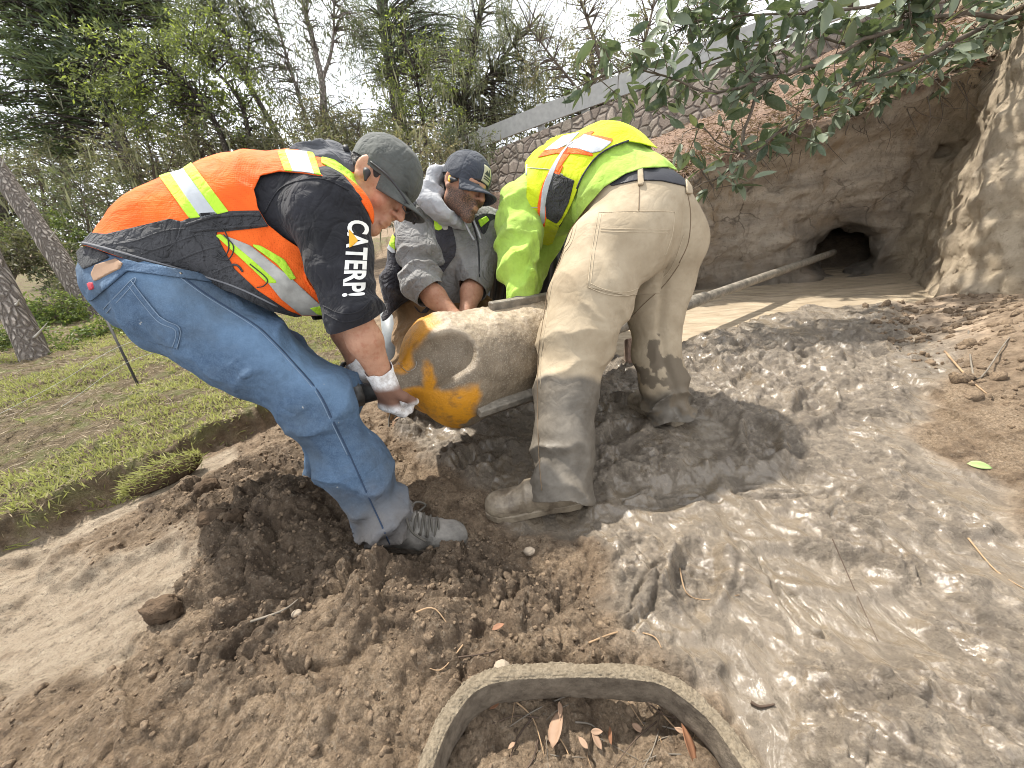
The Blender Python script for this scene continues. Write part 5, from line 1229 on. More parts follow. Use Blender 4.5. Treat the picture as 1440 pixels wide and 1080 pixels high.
dry = sstep(.35, .8, up/RR_+.25*fbm(v*10, 4, 145))*sstep(.04, .12, t)
obj('barrel', v, f, R_.m, rm, attrs={'bare': yel, 'dry': dry}); M_STEEL = R_.m
M_DSTEEL = plain('dark worn steel', (.09,.088,.085), .45, .6, .4, 25, .3, .004); M_MUDSTEEL = plain('mud smeared steel', (.20,.175,.14), .55, 0, .45, 22, .6, .008)
s0 = RA-rax*.17
B = MB(); B.tube([s0, RA+rax*.05], .034, 24); B.tube([RA-rax*.055, RA-rax*.02, RA+rax*.04], [.05,.062,.075], 24); B.build('shaft', M_DSTEEL, rm)
MB().tube([s0-rax*.035, s0+rax*.01], .040, 6).build('shaft_collar', M_DSTEEL, rm)
for a, l0, l1, hgt in ((.40, .36, .70, .030), (2.30, .17, .64, .030), (4.3, .2, .62, .03)):  # cutting bars along the barrel
    B = MB(); c = ra((l0+l1)/2, a+.0, RR_+.004); tn = rup*-math.sin(a)+rsd*math.cos(a); rd = rup*math.cos(a)+rsd*math.sin(a)
    B.box(c, rax*(l1-l0)/2, tn*.016, rd*hgt); o = B.build('cutting_bar', M_MUDSTEEL, rm, False); b_ = o.modifiers.new('bevel', 'BEVEL'); b_.width = .005; b_.segments = 2
# thin tie wire by the rim
MB().tube(catmull([P(560,510,1.36), P(572,522,1.33), P(583,518,1.33), P(586,508,1.33)], 6, False), .0012, 5).build('tie_wire', plain('tie wire', (.35,.33,.30), .5, .5), rm)
# corrugated black pipe lying behind the men
cp = empty('corrugated_pipe', P(760,440,2.5), 'black corrugated drain pipe lying between the two men behind the barrel', 'pipe')
pa, pb = P(668,372,2.45), P(838,352,2.75); L = np.linalg.norm(pb-pa); ts = np.arange(0, L, .0045); pr = .30+.011*np.sign(np.sin(ts*2*math.pi/.052))*np.abs(np.sin(ts*2*math.pi/.052))**.5
vv_, ff_ = tube([pa+unit(pb-pa)*t_ for t_ in ts], pr, 64, False); MB().add(vv_, ff_).build('pipe_wall', plain('black plastic', (.035,.036,.038), .42, bump=.2), cp)
vv_, ff_ = tube([pa, pb], .282, 64, False); MB().add(vv_, ff_).build('pipe_liner', plain('grey plastic liner', (.16,.17,.18), .5), cp)
# steel drill rod running into the bore
rdA, rdB = P(930,440,2.45), PY(1158,360,3.98)
dr = empty('drill_rod', rdA, 'long mud smeared drill rod leading from the bore hole across the slurry', 'drill rod')
MB().tube([rdA+(rdB-rdA)*t_ for t_ in np.linspace(-.35, 1.10, 30)], .034, 20).build('rod', M_MUDSTEEL, dr)
jn = rdA+(rdB-rdA)*.13
MB().tube([jn-(rdB-rdA)*.06, jn-(rdB-rdA)*.055, jn+(rdB-rdA)*.055, jn+(rdB-rdA)*.06], [.035,.043,.043,.035], 20).build('tool_joint', M_MUDSTEEL, dr)
# grey plastic pipe stub standing behind the shaft, timber stub behind the legs
setp(MB().tube([P(556,520,2.25), P(548,440,2.3)], .055, 20).build('grey_pipe', plain('grey pvc', (.22,.235,.24), .45, var=.2)), 'grey plastic pipe standing behind the bent arm of the orange vest worker', 'pipe')
tb = MB().box(P(893,495,2.25), CR*.055+CU*.01, CU*.085, CF*.03).build('wooden_block', plain('muddy timber', (.20,.135,.10), .9, 0, .35, 18, .6, .01), None, False); b_ = tb.modifiers.new('bevel', 'BEVEL'); b_.width = .006; setp(tb, 'muddy brown timber block seen between the legs of the khaki trousers', 'timber block')
# mud caked hose arched over the soil in the foreground
hp = [(575,1180,.015),(594,1120,.015),(612,1065,.02),(632,1022,.025),(660,988,.03),(700,968,.035),(760,959,.04),(840,957,.04),(890,960,.04),(930,968,.038),(965,990,.035),(1000,1022,.03),(1034,1068,.025),(1075,1130,.02),(1100,1180,.02)]
hc = catmull([G(x_, y_, .075) for x_, y_, z_ in hp], 8, False); hc[:, 2] = [max(.074, ground_at(a_, b_)+.040) for a_, b_ in hc[:, :2]]
for _ in range(30): hc[1:-1, 2] = .25*hc[:-2, 2]+.5*hc[1:-1, 2]+.25*hc[2:, 2]
tg_ = np.gradient(hc, axis=0); tg_ /= np.linalg.norm(tg_, axis=1)[:, None]; up_ = np.tile(A([0,0,1.0]), (len(hc), 1)); sd_ = np.cross(tg_, up_); sd_ /= np.linalg.norm(sd_, axis=1)[:, None]
prof = [(-.013,-.036),(-.014,.026),(-.010,.034),(0,.037),(.010,.034),(.014,.026),(.013,-.036)]; prof = catmull(prof, 3, True); k = len(prof)
hv_ = np.concatenate([hc[i]+sd_[i]*prof[:, :1]+A([0,0,1.0])*prof[:, 1:] for i in range(len(hc))])
hf_ = np.array([(i*k+j, i*k+(j+1)%k, (i+1)*k+(j+1)%k, (i+1)*k+j) for i in range(len(hc)-1) for j in range(k)])
# finer skin with caked grit
def refine(v, f, n):
    for _ in range(n):
        bm = bmesh.new(); me = bpy.data.meshes.new('t'); me.from_pydata(v.tolist(), [], f.tolist()); bm.from_mesh(me); bmesh.ops.subdivide_edges(bm, edges=bm.edges[:], cuts=1, use_grid_fill=True)
        v = A([q.co[:] for q in bm.verts]); bm.verts.index_update(); f = A([[w.index for w in q.verts] for q in bm.faces]); bm.free(); bpy.data.meshes.remove(me)
    return v, f
hv_, hf_ = refine(hv_, hf_, 2); hn = vnormals(hv_, hf_); topf = sstep(.2, .9, hn[:, 2]*np.sign((hn[:, 2]*(hv_[:, 2]-.05)).sum()))
hn = hn*(1 if topf.mean() > 0 else 1); hv_ = hv_+hn*((.0035*fbm(hv_*38, 4, 151)+.002*fbm(hv_*9, 2, 153))+.0034*topf*np.abs(vnoise(hv_*210, 152)))[:, None]
m = NT('caked hose'); tp = m.attr('top').outputs['Fac']; c = m.mix(m.ramp(m.noise(40, 6, .7), .35, .65), (.085,.066,.048), (.185,.150,.112)); c = m.mix(m.math('MULTIPLY', tp, .85), c, m.mix(m.ramp(m.noise(130, 4, .7), .35, .65), (.12,.096,.066), (.235,.193,.137)))
m.bsdf(c, .92, m.bump(m.noise(190, 4, .7), .8, .004), Specular_IOR_Level=.25)
setp(recalc(obj('hose', hv_, hf_, m.m, attrs={'top': topf})), 'mud caked flat sided hose arched over the soil in the foreground', 'hose')
# ================================================================== vegetation
def leafmat(name, a, b, c=None, trans=.35, rough=.55):
    m = NT(name); g = m.n('NewGeometry'); r = g.outputs['Random Per Island']
    col = m.mix(m.ramp(r, 0, .75), a, b)
    if c: col = m.mix(m.ramp(r, .86, .90), col, c)
    col = m.mix(m.ramp(m.noise(1.6, 3), .38, .66, 0, .45), col, tuple(v*.55 for v in a))
    p = m.n('BsdfPrincipled', {'Base Color': col, 'Roughness': rough, 'Specular IOR Level': .35}); t = m.n('BsdfTranslucent', {'Color': m.mix(.5, col, (.25,.30,.06))})
    x = m.n('MixShader', {0: trans}); m.t.links.new(p.outputs[0], x.inputs[1]); m.t.links.new(t.outputs[0], x.inputs[2]); m.t.links.new(x.outputs[0], m.out.inputs['Surface']); return m.m
def barkmat(name, a, b, sc=1.0, st=.9):
    m = NT(name); q = m.n('Mapping', {'Vector': m.n('TexCoord').outputs['Object'], 'Scale': (sc*30, sc*30, sc*3.2)}).outputs[0]
    v = m.n('TexVoronoi', {'Scale': 1.0, 'Randomness': 1.0}, feature='DISTANCE_TO_EDGE'); m.t.links.new(m.mix(.5, q, m.n('TexNoise', {'Scale': 1.1, 'Detail': 6, 'Vector': q}).outputs['Color'], 'LINEAR_LIGHT'), v.inputs['Vector'])
    d = m.ramp(v.outputs['Distance'], .02, .30); col = m.mix(d, tuple(x*.5 for x in a), m.mix(m.ramp(m.noise(30, 5, .65), .35, .65), a, b))
    m.bsdf(col, .92, m.bump(m.noise(90, 4), .4, .006, m.bump(d, st, .03)), Specular_IOR_Level=.2); return m.m
M_BARKP = barkmat('pine bark', (.28,.235,.20), (.46,.41,.36)); M_BARK = barkmat('grey brown bark', (.10,.082,.066), (.19,.16,.135), 1.6); M_TWIG = plain('twig bark', (.105,.082,.062), .9, var=.35)
def leaf_quads(c, d, ln, wd, droop=0.0):
    """one folded kite per leaf: c centres, d directions, vectorised"""
    n = len(c); d = d/np.linalg.norm(d, axis=1)[:, None]; r = rng.normal(size=(n, 3)); s = np.cross(d, r); s /= np.linalg.norm(s, axis=1)[:, None]+1e-9
    ln = np.broadcast_to(ln, n)[:, None]; wd = np.broadcast_to(wd, n)[:, None]
    v = np.stack([c, c+d*ln*.45+s*wd*.5, c+d*ln, c+d*ln*.5-s*wd*.5], 1); return v.reshape(-1, 3)
def quads(n): return np.arange(n*4).reshape(n, 4)
def px_ell(px, py, z, rx, ry, rz=None):
    c = P(px, py, z); return c, rx*z/F_PX, ry*z/F_PX, (rz if rz else (rx+ry)/2*z/F_PX)
def in_ell(e, n, shell=.35):
    c, a, b, dz = e; r = rng.normal(size=(n, 3)); r /= np.linalg.norm(r, axis=1)[:, None]; r *= (rng.uniform(shell**3, 1, n)**(1/3))[:, None]
    return c+r[:, :1]*a*CR+r[:, 1:2]*b*CU+r[:, 2:]*dz*CF
def polyln(pts, n): 
    q = catmull(pts, n, False); return q
def make_tree(name, label, cat, stems, ells, nclump, nleaf, ln, wd, lmat, bmat, group=None, spread=.22, bias=None, biasw=.0, moss=0, mossmat=None, branch_r=.012, stubs=0, gravity=.15, flat=1.0):
    """stems: list of (px,py,depth) paths with radii; crown clumps lie in the ellipsoids and each is carried by its own limb"""
    root = empty(name, P(*stems[0][0][0]), label, cat, group); B = MB(); nodes = []; nr_ = []
    for pts, r0, r1 in stems:
        q = polyln([P(*a) for a in pts], 6); k = len(q); q = q+.02*np.stack([vnoise(q*2.2, 3), vnoise(q*2.2, 4), q[:, 0]*0], -1)*np.linspace(0, 1, k)[:, None]
        rad = np.linspace(r0, r1, k); B.tube(q, rad, 10); nodes.append(q[k//4:]); nr_.append(rad[k//4:])
    nodes = np.concatenate(nodes); nr_ = np.concatenate(nr_)
    if bmat: B.build('trunk', bmat, root)
    L, D, LN = [], [], []; BR = MB(); nb = 0
    wts = A([e[1]*e[2] for e in ells]); wts = wts/wts.sum()
    for e, w in zip(ells, wts):
        cs = in_ell(e, max(2, int(nclump*w*1.25)))
        for c in cs:
            dd = np.linalg.norm(nodes-c, axis=1)+.6*np.maximum(0, nodes[:, 2]-c[2]); j = dd.argmin(); a = nodes[j]
            mid = (a+c)/2+A([0,0,.12*dd[j]])+rng.normal(size=3)*.05*dd[j]
            path = catmull([a, mid, c], 4, False); BR.tube(path, np.linspace(min(branch_r, nr_[j]*.7), branch_r*.22, len(path)), 5, False); nb += 1
            out = unit(c-a); m_ = rng.poisson(nleaf*1.3)
            # twigs fan out from the limb's end
            tw = max(2, m_//9)
            for t in range(tw):
                td = unit(out*.7+rng.normal(size=3)*.75*A([1,1,flat])+A([0,0,-gravity])+(0 if bias is None else bias*biasw)); tl = spread*rng.uniform(.5, 1.35); s0 = path[-1-rng.integers(0, 3)]
                n_ = max(2, m_//tw); u = rng.uniform(.15, 1.05, n_)[:, None]; p_ = s0+td*tl*u+rng.normal(size=(n_, 3))*spread*.09
                L.append(p_); D.append(td*.7+rng.normal(size=(n_, 3))*.55*A([1,1,flat])+A([0,0,-gravity])); 
                if t % 2 == 0: BR.tube([s0, s0+td*tl], [branch_r*.25, .0012], 3, False)
    BR.build('branch', bmat or M_TWIG, root)
    L = np.concatenate(L); D = np.concatenate(D); n = len(L)
    obj('crown', leaf_quads(L, D, ln*rng.uniform(.6, 1.25, n), wd*rng.uniform(.7, 1.2, n)), quads(n), lmat, root, smooth=False)
    if moss:
        k = rng.integers(0, n, moss); p_ = L[k]; v = []; hl = rng.uniform(.08, .32, moss)*1.2
        obj('hanging_moss', leaf_quads(p_, np.tile(A([0,0,-1.0]), (moss, 1))+rng.normal(size=(moss, 3))*.12, hl, hl*.07+.004), quads(moss), mossmat, root, smooth=False)['kind'] = 'stuff'
    return root
M_CYP = leafmat('cypress foliage', (.040,.062,.032), (.12,.155,.07), (.19,.22,.09), .3); M_YG = leafmat('yellow green leaves', (.060,.078,.036), (.17,.195,.08), (.46,.56,.08), .4)
M_EUC = leafmat('slender grey green leaves', (.050,.060,.042), (.14,.155,.10), (.24,.24,.14), .3); M_PINE = leafmat('pine needles', (.032,.055,.034), (.10,.135,.08), None, .25)
M_WISP = leafmat('dry wispy leaves', (.13,.115,.07), (.30,.265,.175), (.40,.29,.15), .35); M_UNDER = leafmat('dull thicket leaves', (.075,.075,.046), (.21,.195,.125), (.33,.27,.165), .3)
M_SHR = leafmat('shrub leaves', (.040,.070,.018), (.14,.20,.050), (.28,.33,.08), .4); M_MOSS = leafmat('hanging lichen', (.22,.21,.14), (.40,.385,.27), None, .4)
M_MIX = leafmat('mossy pine needles', (.060,.075,.045), (.18,.195,.12), (.30,.28,.17), .3)
TG = 'trees standing behind the workers'; E_ = px_ell
make_tree('cypress_tree', 'dark green cypress with feathery sprays swept to the left at the photo corner', 'tree', [([(225,345,7.6),(190,250,7.6),(150,140,7.5),(120,20,7.4),(100,-120,7.3)], .14, .05)],
  [E_(70,50,7.3,120,62), E_(180,55,7.5,85,55), E_(55,140,7.2,90,42), E_(150,135,7.4,80,40), E_(40,195,7.3,70,26), E_(190,-10,7.4,120,40), E_(40,-20,7.2,90,40)], 300, 46, .19, .030, M_CYP, M_BARK, TG, .40, unit(-CR*.9+CU*.45), 1.5, 160, M_MOSS, .02, gravity=.05, flat=.6)
make_tree('laurel_tree', 'bushy tree with bright yellow green shoots left of the slender tree', 'tree', [([(345,300,5.6),(325,230,5.6),(290,150,5.5),(230,90,5.5),(170,75,5.5)], .05, .012), ([(345,300,5.6),(350,210,5.7),(330,130,5.6),(250,55,5.6)], .045, .012)],
  [E_(190,95,5.5,80,38), E_(275,110,5.5,80,48), E_(330,160,5.6,60,40), E_(235,150,5.6,70,35), E_(300,60,5.6,60,35), E_(170,150,5.6,60,30)], 170, 42, .065, .024, M_YG, M_BARK, TG, .20)
make_tree('slender_tree', 'slender pale trunked tree with sparse drooping leaves against white sky', 'tree', [([(462,262,7.0),(456,170,7.0),(452,110,7.0),(436,45,7.0),(410,-60,7.0)], .075, .03), ([(453,112,7.0),(468,60,7.0),(470,-40,7.0)], .035, .012), ([(446,70,7.0),(432,20,7),(440,-50,7)], .03, .012), ([(462,262,7.0),(425,150,7.0),(395,50,7.1),(372,-40,7.1)], .035, .015)],
  [E_(400,30,7.0,60,42), E_(465,50,7.0,55,60), E_(400,95,7.0,50,45), E_(490,20,7,45,40), E_(420,150,7,45,45), E_(480,165,7,50,35), E_(370,110,7,35,30)], 140, 26, .12, .016, M_EUC, M_BARKP, TG, .32, None, 0, 60, M_MOSS, .013, gravity=.55)
make_tree('leaning_tree', 'thin bare stemmed tree leaning left with a dark leafy top', 'tree', [([(412,240,6.4),(385,180,6.4),(345,110,6.4),(318,50,6.4),(290,-30,6.4)], .055, .022), ([(345,110,6.4),(350,50,6.4),(335,-20,6.4)], .022, .01)],
  [E_(320,15,6.4,60,40), E_(290,55,6.4,45,30), E_(350,30,6.4,45,35), E_(330,75,6.4,35,22), E_(300,-5,6.4,60,30)], 105, 36, .10, .016, M_EUC, M_BARK, TG, .26, None, 0, 20, M_MOSS, .012, gravity=.5)
make_tree('pine_tree', 'dark pine with a stout trunk rising above the two capped heads', 'tree', [([(572,270,9.5),(562,170,9.5),(546,70,9.5),(530,-50,9.5)], .19, .12)],
  [E_(540,30,9.5,55,38), E_(600,20,9.3,60,30), E_(560,95,9.4,50,32), E_(640,60,9.3,50,30), E_(520,85,9.5,30,40), E_(600,70,9.4,45,25)], 180, 48, .16, .012, M_PINE, M_BARK, TG, .26, None, 0, 40, M_MOSS, .02)
make_tree('mossy_pine', 'grey green pine draped with pale hanging lichen left of the guard rail', 'tree', [([(645,255,8.6),(650,160,8.6),(668,60,8.6),(690,-60,8.6)], .10, .05), ([(650,160,8.6),(700,90,8.6),(760,20,8.5)], .05, .02)],
  [E_(690,40,8.5,65,45), E_(700,120,8.5,65,40), E_(650,150,8.6,50,40), E_(745,80,8.5,50,45), E_(620,130,8.6,50,40), E_(720,165,8.5,50,24), E_(640,90,8.6,45,30)], 230, 46, .13, .014, M_MIX, M_BARK, TG, .26, None, 0, 900, M_MOSS, .018)
make_tree('wispy_tree', 'wispy tree of thin brown twigs and dry leaves above the guard rail', 'tree', [([(860,180,7.6),(850,110,7.6),(830,40,7.6),(800,-50,7.6)], .05, .02), ([(860,180,7.6),(900,80,7.6),(930,-40,7.6)], .04, .015), ([(860,180,7.6),(800,110,7.6),(745,40,7.6)], .035, .012), ([(900,170,7.4),(960,80,7.3),(1000,-20,7.3)], .035, .012)],
  [E_(790,40,7.6,70,45), E_(860,35,7.6,70,50), E_(830,100,7.6,60,32), E_(930,40,7.5,60,55), E_(770,100,7.6,45,30), E_(1000,30,7.4,60,45), E_(900,105,7.5,50,30)], 230, 26, .055, .017, M_WISP, M_TWIG, TG, .24, None, 0, 100, M_MOSS, .012)
make_tree('oak_tree', 'leafy tree with pale green tips between the two pines', 'tree', [([(600,262,7.4),(598,190,7.4),(585,110,7.4),(570,60,7.4)], .045, .015)],
  [E_(575,110,7.4,55,42), E_(620,90,7.4,45,30), E_(600,160,7.4,60,38), E_(560,170,7.4,40,30), E_(560,60,7.4,35,25)], 120, 34, .055, .022, M_YG, M_BARK, TG, .18, None, 0, 260, M_MOSS, .01)
UN = 'bushes under the trees behind the workers'
for i, (lab, x_, y_, z_, rx, ry, mt) in enumerate([
  ('brown green thicket just above the orange back at the left', 210, 215, 6.2, 85, 34, M_UNDER), ('olive thicket above the shoulder of the orange vest', 330, 205, 6.0, 75, 30, M_UNDER),
  ('dense leafy thicket above the dark hood', 415, 205, 5.8, 65, 30, M_UNDER), ('thicket of dry stems behind the olive cap', 510, 205, 6.6, 60, 40, M_UNDER), ('brownish bush between the olive and navy caps', 590, 215, 6.6, 55, 40, M_WISP),
  ('grey green bush hanging over the left end of the guard rail', 655, 205, 7.4, 45, 26, M_MIX), ('mossy dark thicket below the cypress at the left edge', 55, 245, 6.6, 90, 42, M_UNDER), ('olive thicket behind the leaning pine trunks', 120, 290, 6.0, 80, 42, M_MIX),
  ('reddish green bush under the slender tree', 470, 180, 6.9, 45, 26, M_WISP), ('low dark bush behind the grey hood', 560, 270, 6.2, 60, 34, M_UNDER)]):
    make_tree('thicket_bush', lab, 'bush', [([(x_+10, y_+ry+30, z_), (x_+4, y_+ry*.4, z_), (x_-4, y_-ry*.5, z_)], .03, .008), ([(x_+10, y_+ry+30, z_), (x_+rx*.4, y_, z_)], .02, .006), ([(x_+10, y_+ry+30, z_), (x_-rx*.5, y_, z_)], .02, .006)],
      [E_(x_, y_, z_, rx, ry, .6), E_(x_+rx*.3, y_+ry*.6, z_, rx*.6, ry*.6, .5), E_(x_-rx*.4, y_+ry*.5, z_, rx*.6, ry*.6, .5)], 84, 30, .062, .020, mt, M_TWIG, UN, .19, None, 0, 150, M_MOSS, .009)
for i, (lab, x_, y_, z_, rx, ry) in enumerate([('far dark tree filling the gap under the cypress', 90, 190, 15, 110, 70), ('far dark tree behind the bright yellow green shoots', 270, 190, 16, 100, 60), ('far tree behind the stout pine', 560, 190, 16, 90, 60), ('far tree behind the mossy pine', 690, 160, 15, 90, 70), ('far tree beyond the left trunks near the edge', 0, 290, 13, 90, 70), ('far dark tree behind the orange back', 220, 270, 14, 110, 50), ('far dark tree behind the wispy twigs', 830, 120, 14, 110, 60)]):
    make_tree('far_tree', lab, 'tree', [([(x_, y_+ry+30, z_), (x_+5, y_, z_), (x_, y_-ry, z_)], .16, .05)], [E_(x_, y_, z_, rx, ry, 1.6), E_(x_+rx*.3, y_+ry*.5, z_, rx*.8, ry*.5, 1.2), E_(x_-rx*.4, y_+ry*.4, z_, rx*.7, ry*.6, 1.2)], 80, 26, .17, .07, M_UNDER if i % 2 else M_MIX, M_BARK, 'far trees closing the view', .5, None, 0, 0, None, .03)
SH = 'low shrubs along the grass'
for lab, x_, y_, z_, rx, ry, mt, l_ in [('bright green shrub at the foot of the nearer pine trunk', 22, 490, 3.3, 45, 32, M_SHR, .04), ('pale green shrub between the two leaning trunks', 75, 440, 4.2, 38, 26, M_SHR, .04), ('leafy shrub beside the string fence stake', 165, 478, 3.6, 48, 26, M_SHR, .045),
  ('dull olive shrub at the left edge above the trunk fork', 20, 345, 5.0, 50, 40, M_UNDER, .05), ('dry grey shrub behind the farther trunk', 110, 375, 5.2, 50, 38, M_MIX, .045), ('light green shrub behind the jeans at the left', 70, 330, 5.6, 55, 30, M_SHR, .045), ('dark shrub low behind the belt', 118, 425, 4.9, 36, 34, M_UNDER, .05), ('small weed clump under the string', 105, 505, 3.2, 40, 18, M_SHR, .035)]:
    make_tree('shrub', lab, 'shrub', [([(x_, y_+ry+8, z_), (x_+3, y_, z_), (x_-2, y_-ry*.6, z_)], .012, .004), ([(x_, y_+ry+8, z_), (x_+rx*.5, y_-ry*.2, z_)], .01, .003), ([(x_, y_+ry+8, z_), (x_-rx*.5, y_-ry*.2, z_)], .01, .003)],
      [E_(x_, y_, z_, rx, ry), E_(x_-rx*.3, y_+ry*.4, z_, rx*.7, ry*.6), E_(x_+rx*.3, y_+ry*.4, z_, rx*.7, ry*.6)], 75, 34, l_, l_*.4, mt, M_TWIG, SH, .10, None, 0, 0, None, .005)
# the two leaning pine trunks at the left
for lab, pts, r0, r1, nst in (('nearer rough barked pine trunk leaning left out of the grass', [(66,536,2.95),(40,480,2.95),(4,405,2.93),(-55,290,2.9),(-170,80,2.85),(-360,-240,2.8)], .092, .06, 2), ('farther pine trunk leaning left with broken stubs', [(147,466,4.55),(100,390,4.5),(52,318,4.45),(0,243,4.4),(-80,130,4.3),(-200,-50,4.2)], .108, .075, 5)):
    t = empty('pine_tree', P(*pts[0]), lab, 'tree', 'leaning pine trunks'); q = catmull([P(*p_) for p_ in pts], 14, False); q = np.concatenate([[q[0]-A([0,0,.25])], q]); k = len(q)
    rad = np.linspace(r0, r1, k)+r0*.35*np.exp(-np.arange(k)/3.0); v, f = tube(q, rad, 40, True); f4 = [g for g in f if len(g) == 4]
    n_ = vnormals(v, np.array(f4)); v = v+n_*(.012*fbm(v*A([9,9,3]), 4, 161)+.006*vnoise(v*A([40,40,9]), 162))[:, None]; obj('trunk', v, f, M_BARKP, t)
    for j in range(nst):
        p_ = q[int(k*(.22+.13*j))]; d = unit(CR*rng.uniform(.5,1)+CU*rng.uniform(.0,.6)-CF*.3); MB().tube([p_, p_+d*.12, p_+d*rng.uniform(.2,.3)+A([0,0,.03])], [.014,.009,.002], 7).build('branch_stub', plain('dead pale wood', (.40,.37,.33), .85), t)
# ------------------------------------------------------------------ overhanging shrub, upper right
ob = empty('overhanging_shrub', A([3.4, 3.2, 2.2]), 'leathery leaved shrub hanging down over the earth bank at the upper right', 'shrub'); B = MB(); tips = []
BRN = [([(1600,-60,2.6),(1480,-10,2.0),(1380,40,1.75),(1280,90,1.65),(1180,130,1.6),(1090,190,1.55),(1052,222,1.52),(990,258,1.5)], .016, .004, 1), ([(1600,-20,2.6),(1480,20,1.9),(1340,22,1.55),(1230,50,1.48),(1150,90,1.42),(1080,110,1.38),(1000,130,1.34),(940,108,1.32),(880,96,1.3),(835,112,1.29)], .012, .002, 1),
  ([(1055,222,1.52),(1044,190,1.5),(1062,140,1.46),(1050,95,1.42),(1035,40,1.4),(1052,-20,1.4)], .009, .004, 1), ([(1600,-90,2.4),(1450,-50,1.7),(1300,-8,1.4),(1180,12,1.32),(1080,22,1.28),(980,30,1.26),(935,62,1.25)], .010, .002, 1),
  ([(1600,20,2.9),(1440,38,2.3),(1330,82,2.15),(1250,118,2.1),(1190,148,2.1),(1120,172,2.1)], .014, .003, 1), ([(1600,40,3.2),(1480,95,2.9),(1400,130,2.8),(1320,185,2.75),(1225,210,2.75)], .014, .003, 0),
  ([(1280,90,1.65),(1220,70,1.6),(1130,50,1.6),(1040,70,1.6),(960,100,1.6),(905,150,1.58)], .008, .002, 1), ([(1500,-60,1.8),(1400,-10,1.6),(1330,30,1.55),(1260,20,1.5)], .009, .003, 1), ([(1055,222,1.52),(1020,205,1.5),(985,180,1.5),(960,190,1.5)], .004, .0015, 1),
  ([(1600,80,3.4),(1470,150,3.1),(1390,205,3.0),(1340,250,2.95)], .010, .002, 0), ([(1480,0,2.2),(1420,30,2.1),(1360,80,2.1),(1320,120,2.1)], .006, .002, 1), ([(1200,10,1.5),(1120,-5,1.45),(1010,0,1.4),(950,-15,1.4)], .006, .002, 1), ([(1000,258,1.5),(1003,266,1.5),(1008,276,1.5)], .003, .001, 1)]
LP, LD = [], []
for pts, r0, r1, lf in BRN:
    pts = [(a_, b_, 1.0+1.0*c_) for a_, b_, c_ in pts]; r0 *= 1.35; r1 *= 1.35
    q = catmull([P(*p_) for p_ in pts], 6, False); k = len(q); q = q+.012*np.stack([vnoise(q*9, 1), vnoise(q*9, 2), vnoise(q*9, 3)], -1); B.tube(q, np.linspace(r0, r1, k), 8)
    if not lf: 
        for j in range(6): 
            p_ = q[rng.integers(k//3, k)]; d = unit(rng.normal(size=3)+A([-.3,-.2,-.8])); B.tube([p_, p_+d*.12, p_+d*.22+rng.normal(size=3)*.03], [.003,.002,.001], 5)
        continue
    for j in range(max(3, int(np.linalg.norm(np.diff(q, axis=0), axis=1).sum()*12.0))):
        i = rng.integers(k//5, k) if k > 10 else rng.integers(0, k); p_ = q[i]; t = unit(q[min(i+1, k-1)]-q[max(i-1, 0)]); d = unit(t*.5+rng.normal(size=3)*.8+A([0,0,.12])); l_ = rng.uniform(.08, .30)
        e = p_+d*l_; B.tube([p_, (p_+e)/2+rng.normal(size=3)*.01, e], [.0032,.0024,.0014], 5)
        for m_ in range(rng.integers(3, 6)):
            u = rng.uniform(.35, 1.0); LP.append(p_+(e-p_)*u); LD.append(unit(d*.6+rng.normal(size=3)*.75+A([0,0,-.25])))
B.build('branch', M_TWIG, ob)
def leaf_mesh(p_, d, ln, wd, nu=6, nv=4):
    r = rng.normal(size=3)+A([0,0,1.6]); s = unit(np.cross(d, r)); n_ = np.cross(s, d); curl = rng.uniform(-.25, .5); vs = []
    for i in range(nu+1):
        u = i/nu; w = wd*.5*(math.sin(math.pi*u**.85)**.75 if 0 < u < 1 else .02)
        for j in range(nv+1):
            e = j/nv*2-1; vs.append(p_+d*ln*(u+.10)+s*w*e+n_*(abs(e)*w*.32-curl*ln*u*u*.5))
    return vs
lv, lfc = [], []; I = np.arange(35).reshape(7, 5); q0 = np.stack([I[:-1,:-1], I[1:,:-1], I[1:,1:], I[:-1,1:]], -1).reshape(-1, 4)
for k, (p_, d) in enumerate(zip(LP, LD)): ln = rng.choice([.07,.09,.11,.14])*rng.uniform(.85,1.15); lv += leaf_mesh(p_, d, ln, ln*rng.uniform(.34,.50)); lfc.append(q0+35*k)
m = NT('leathery leaf'); g = m.n('NewGeometry'); r_ = g.outputs['Random Per Island']; c = m.mix(m.ramp(r_, 0, 1), (.030,.055,.030), (.105,.140,.085)); c = m.mix(m.ramp(r_, .9, .93), c, (.20,.22,.09)); c = m.mix(m.math('MULTIPLY', m.ramp(m.noise(60, 4), .45, .65), .35), c, (.18,.19,.15))
c = m.mix(m.math('MULTIPLY', g.outputs['Backfacing'], .75), c, (.19,.22,.15))
p_ = m.n('BsdfPrincipled', {'Base Color': c, 'Roughness': .58, 'Specular IOR Level': .35}); t_ = m.n('BsdfTranslucent', {'Color': m.mix(.5, c, (.22,.28,.07))}); x_ = m.n('MixShader', {0: .22}); m.t.links.new(p_.outputs[0], x_.inputs[1]); m.t.links.new(t_.outputs[0], x_.inputs[2]); m.t.links.new(x_.outputs[0], m.out.inputs['Surface'])
obj('leaves', lv, np.concatenate(lfc), m.m, ob); print('overhang leaves', len(LP))
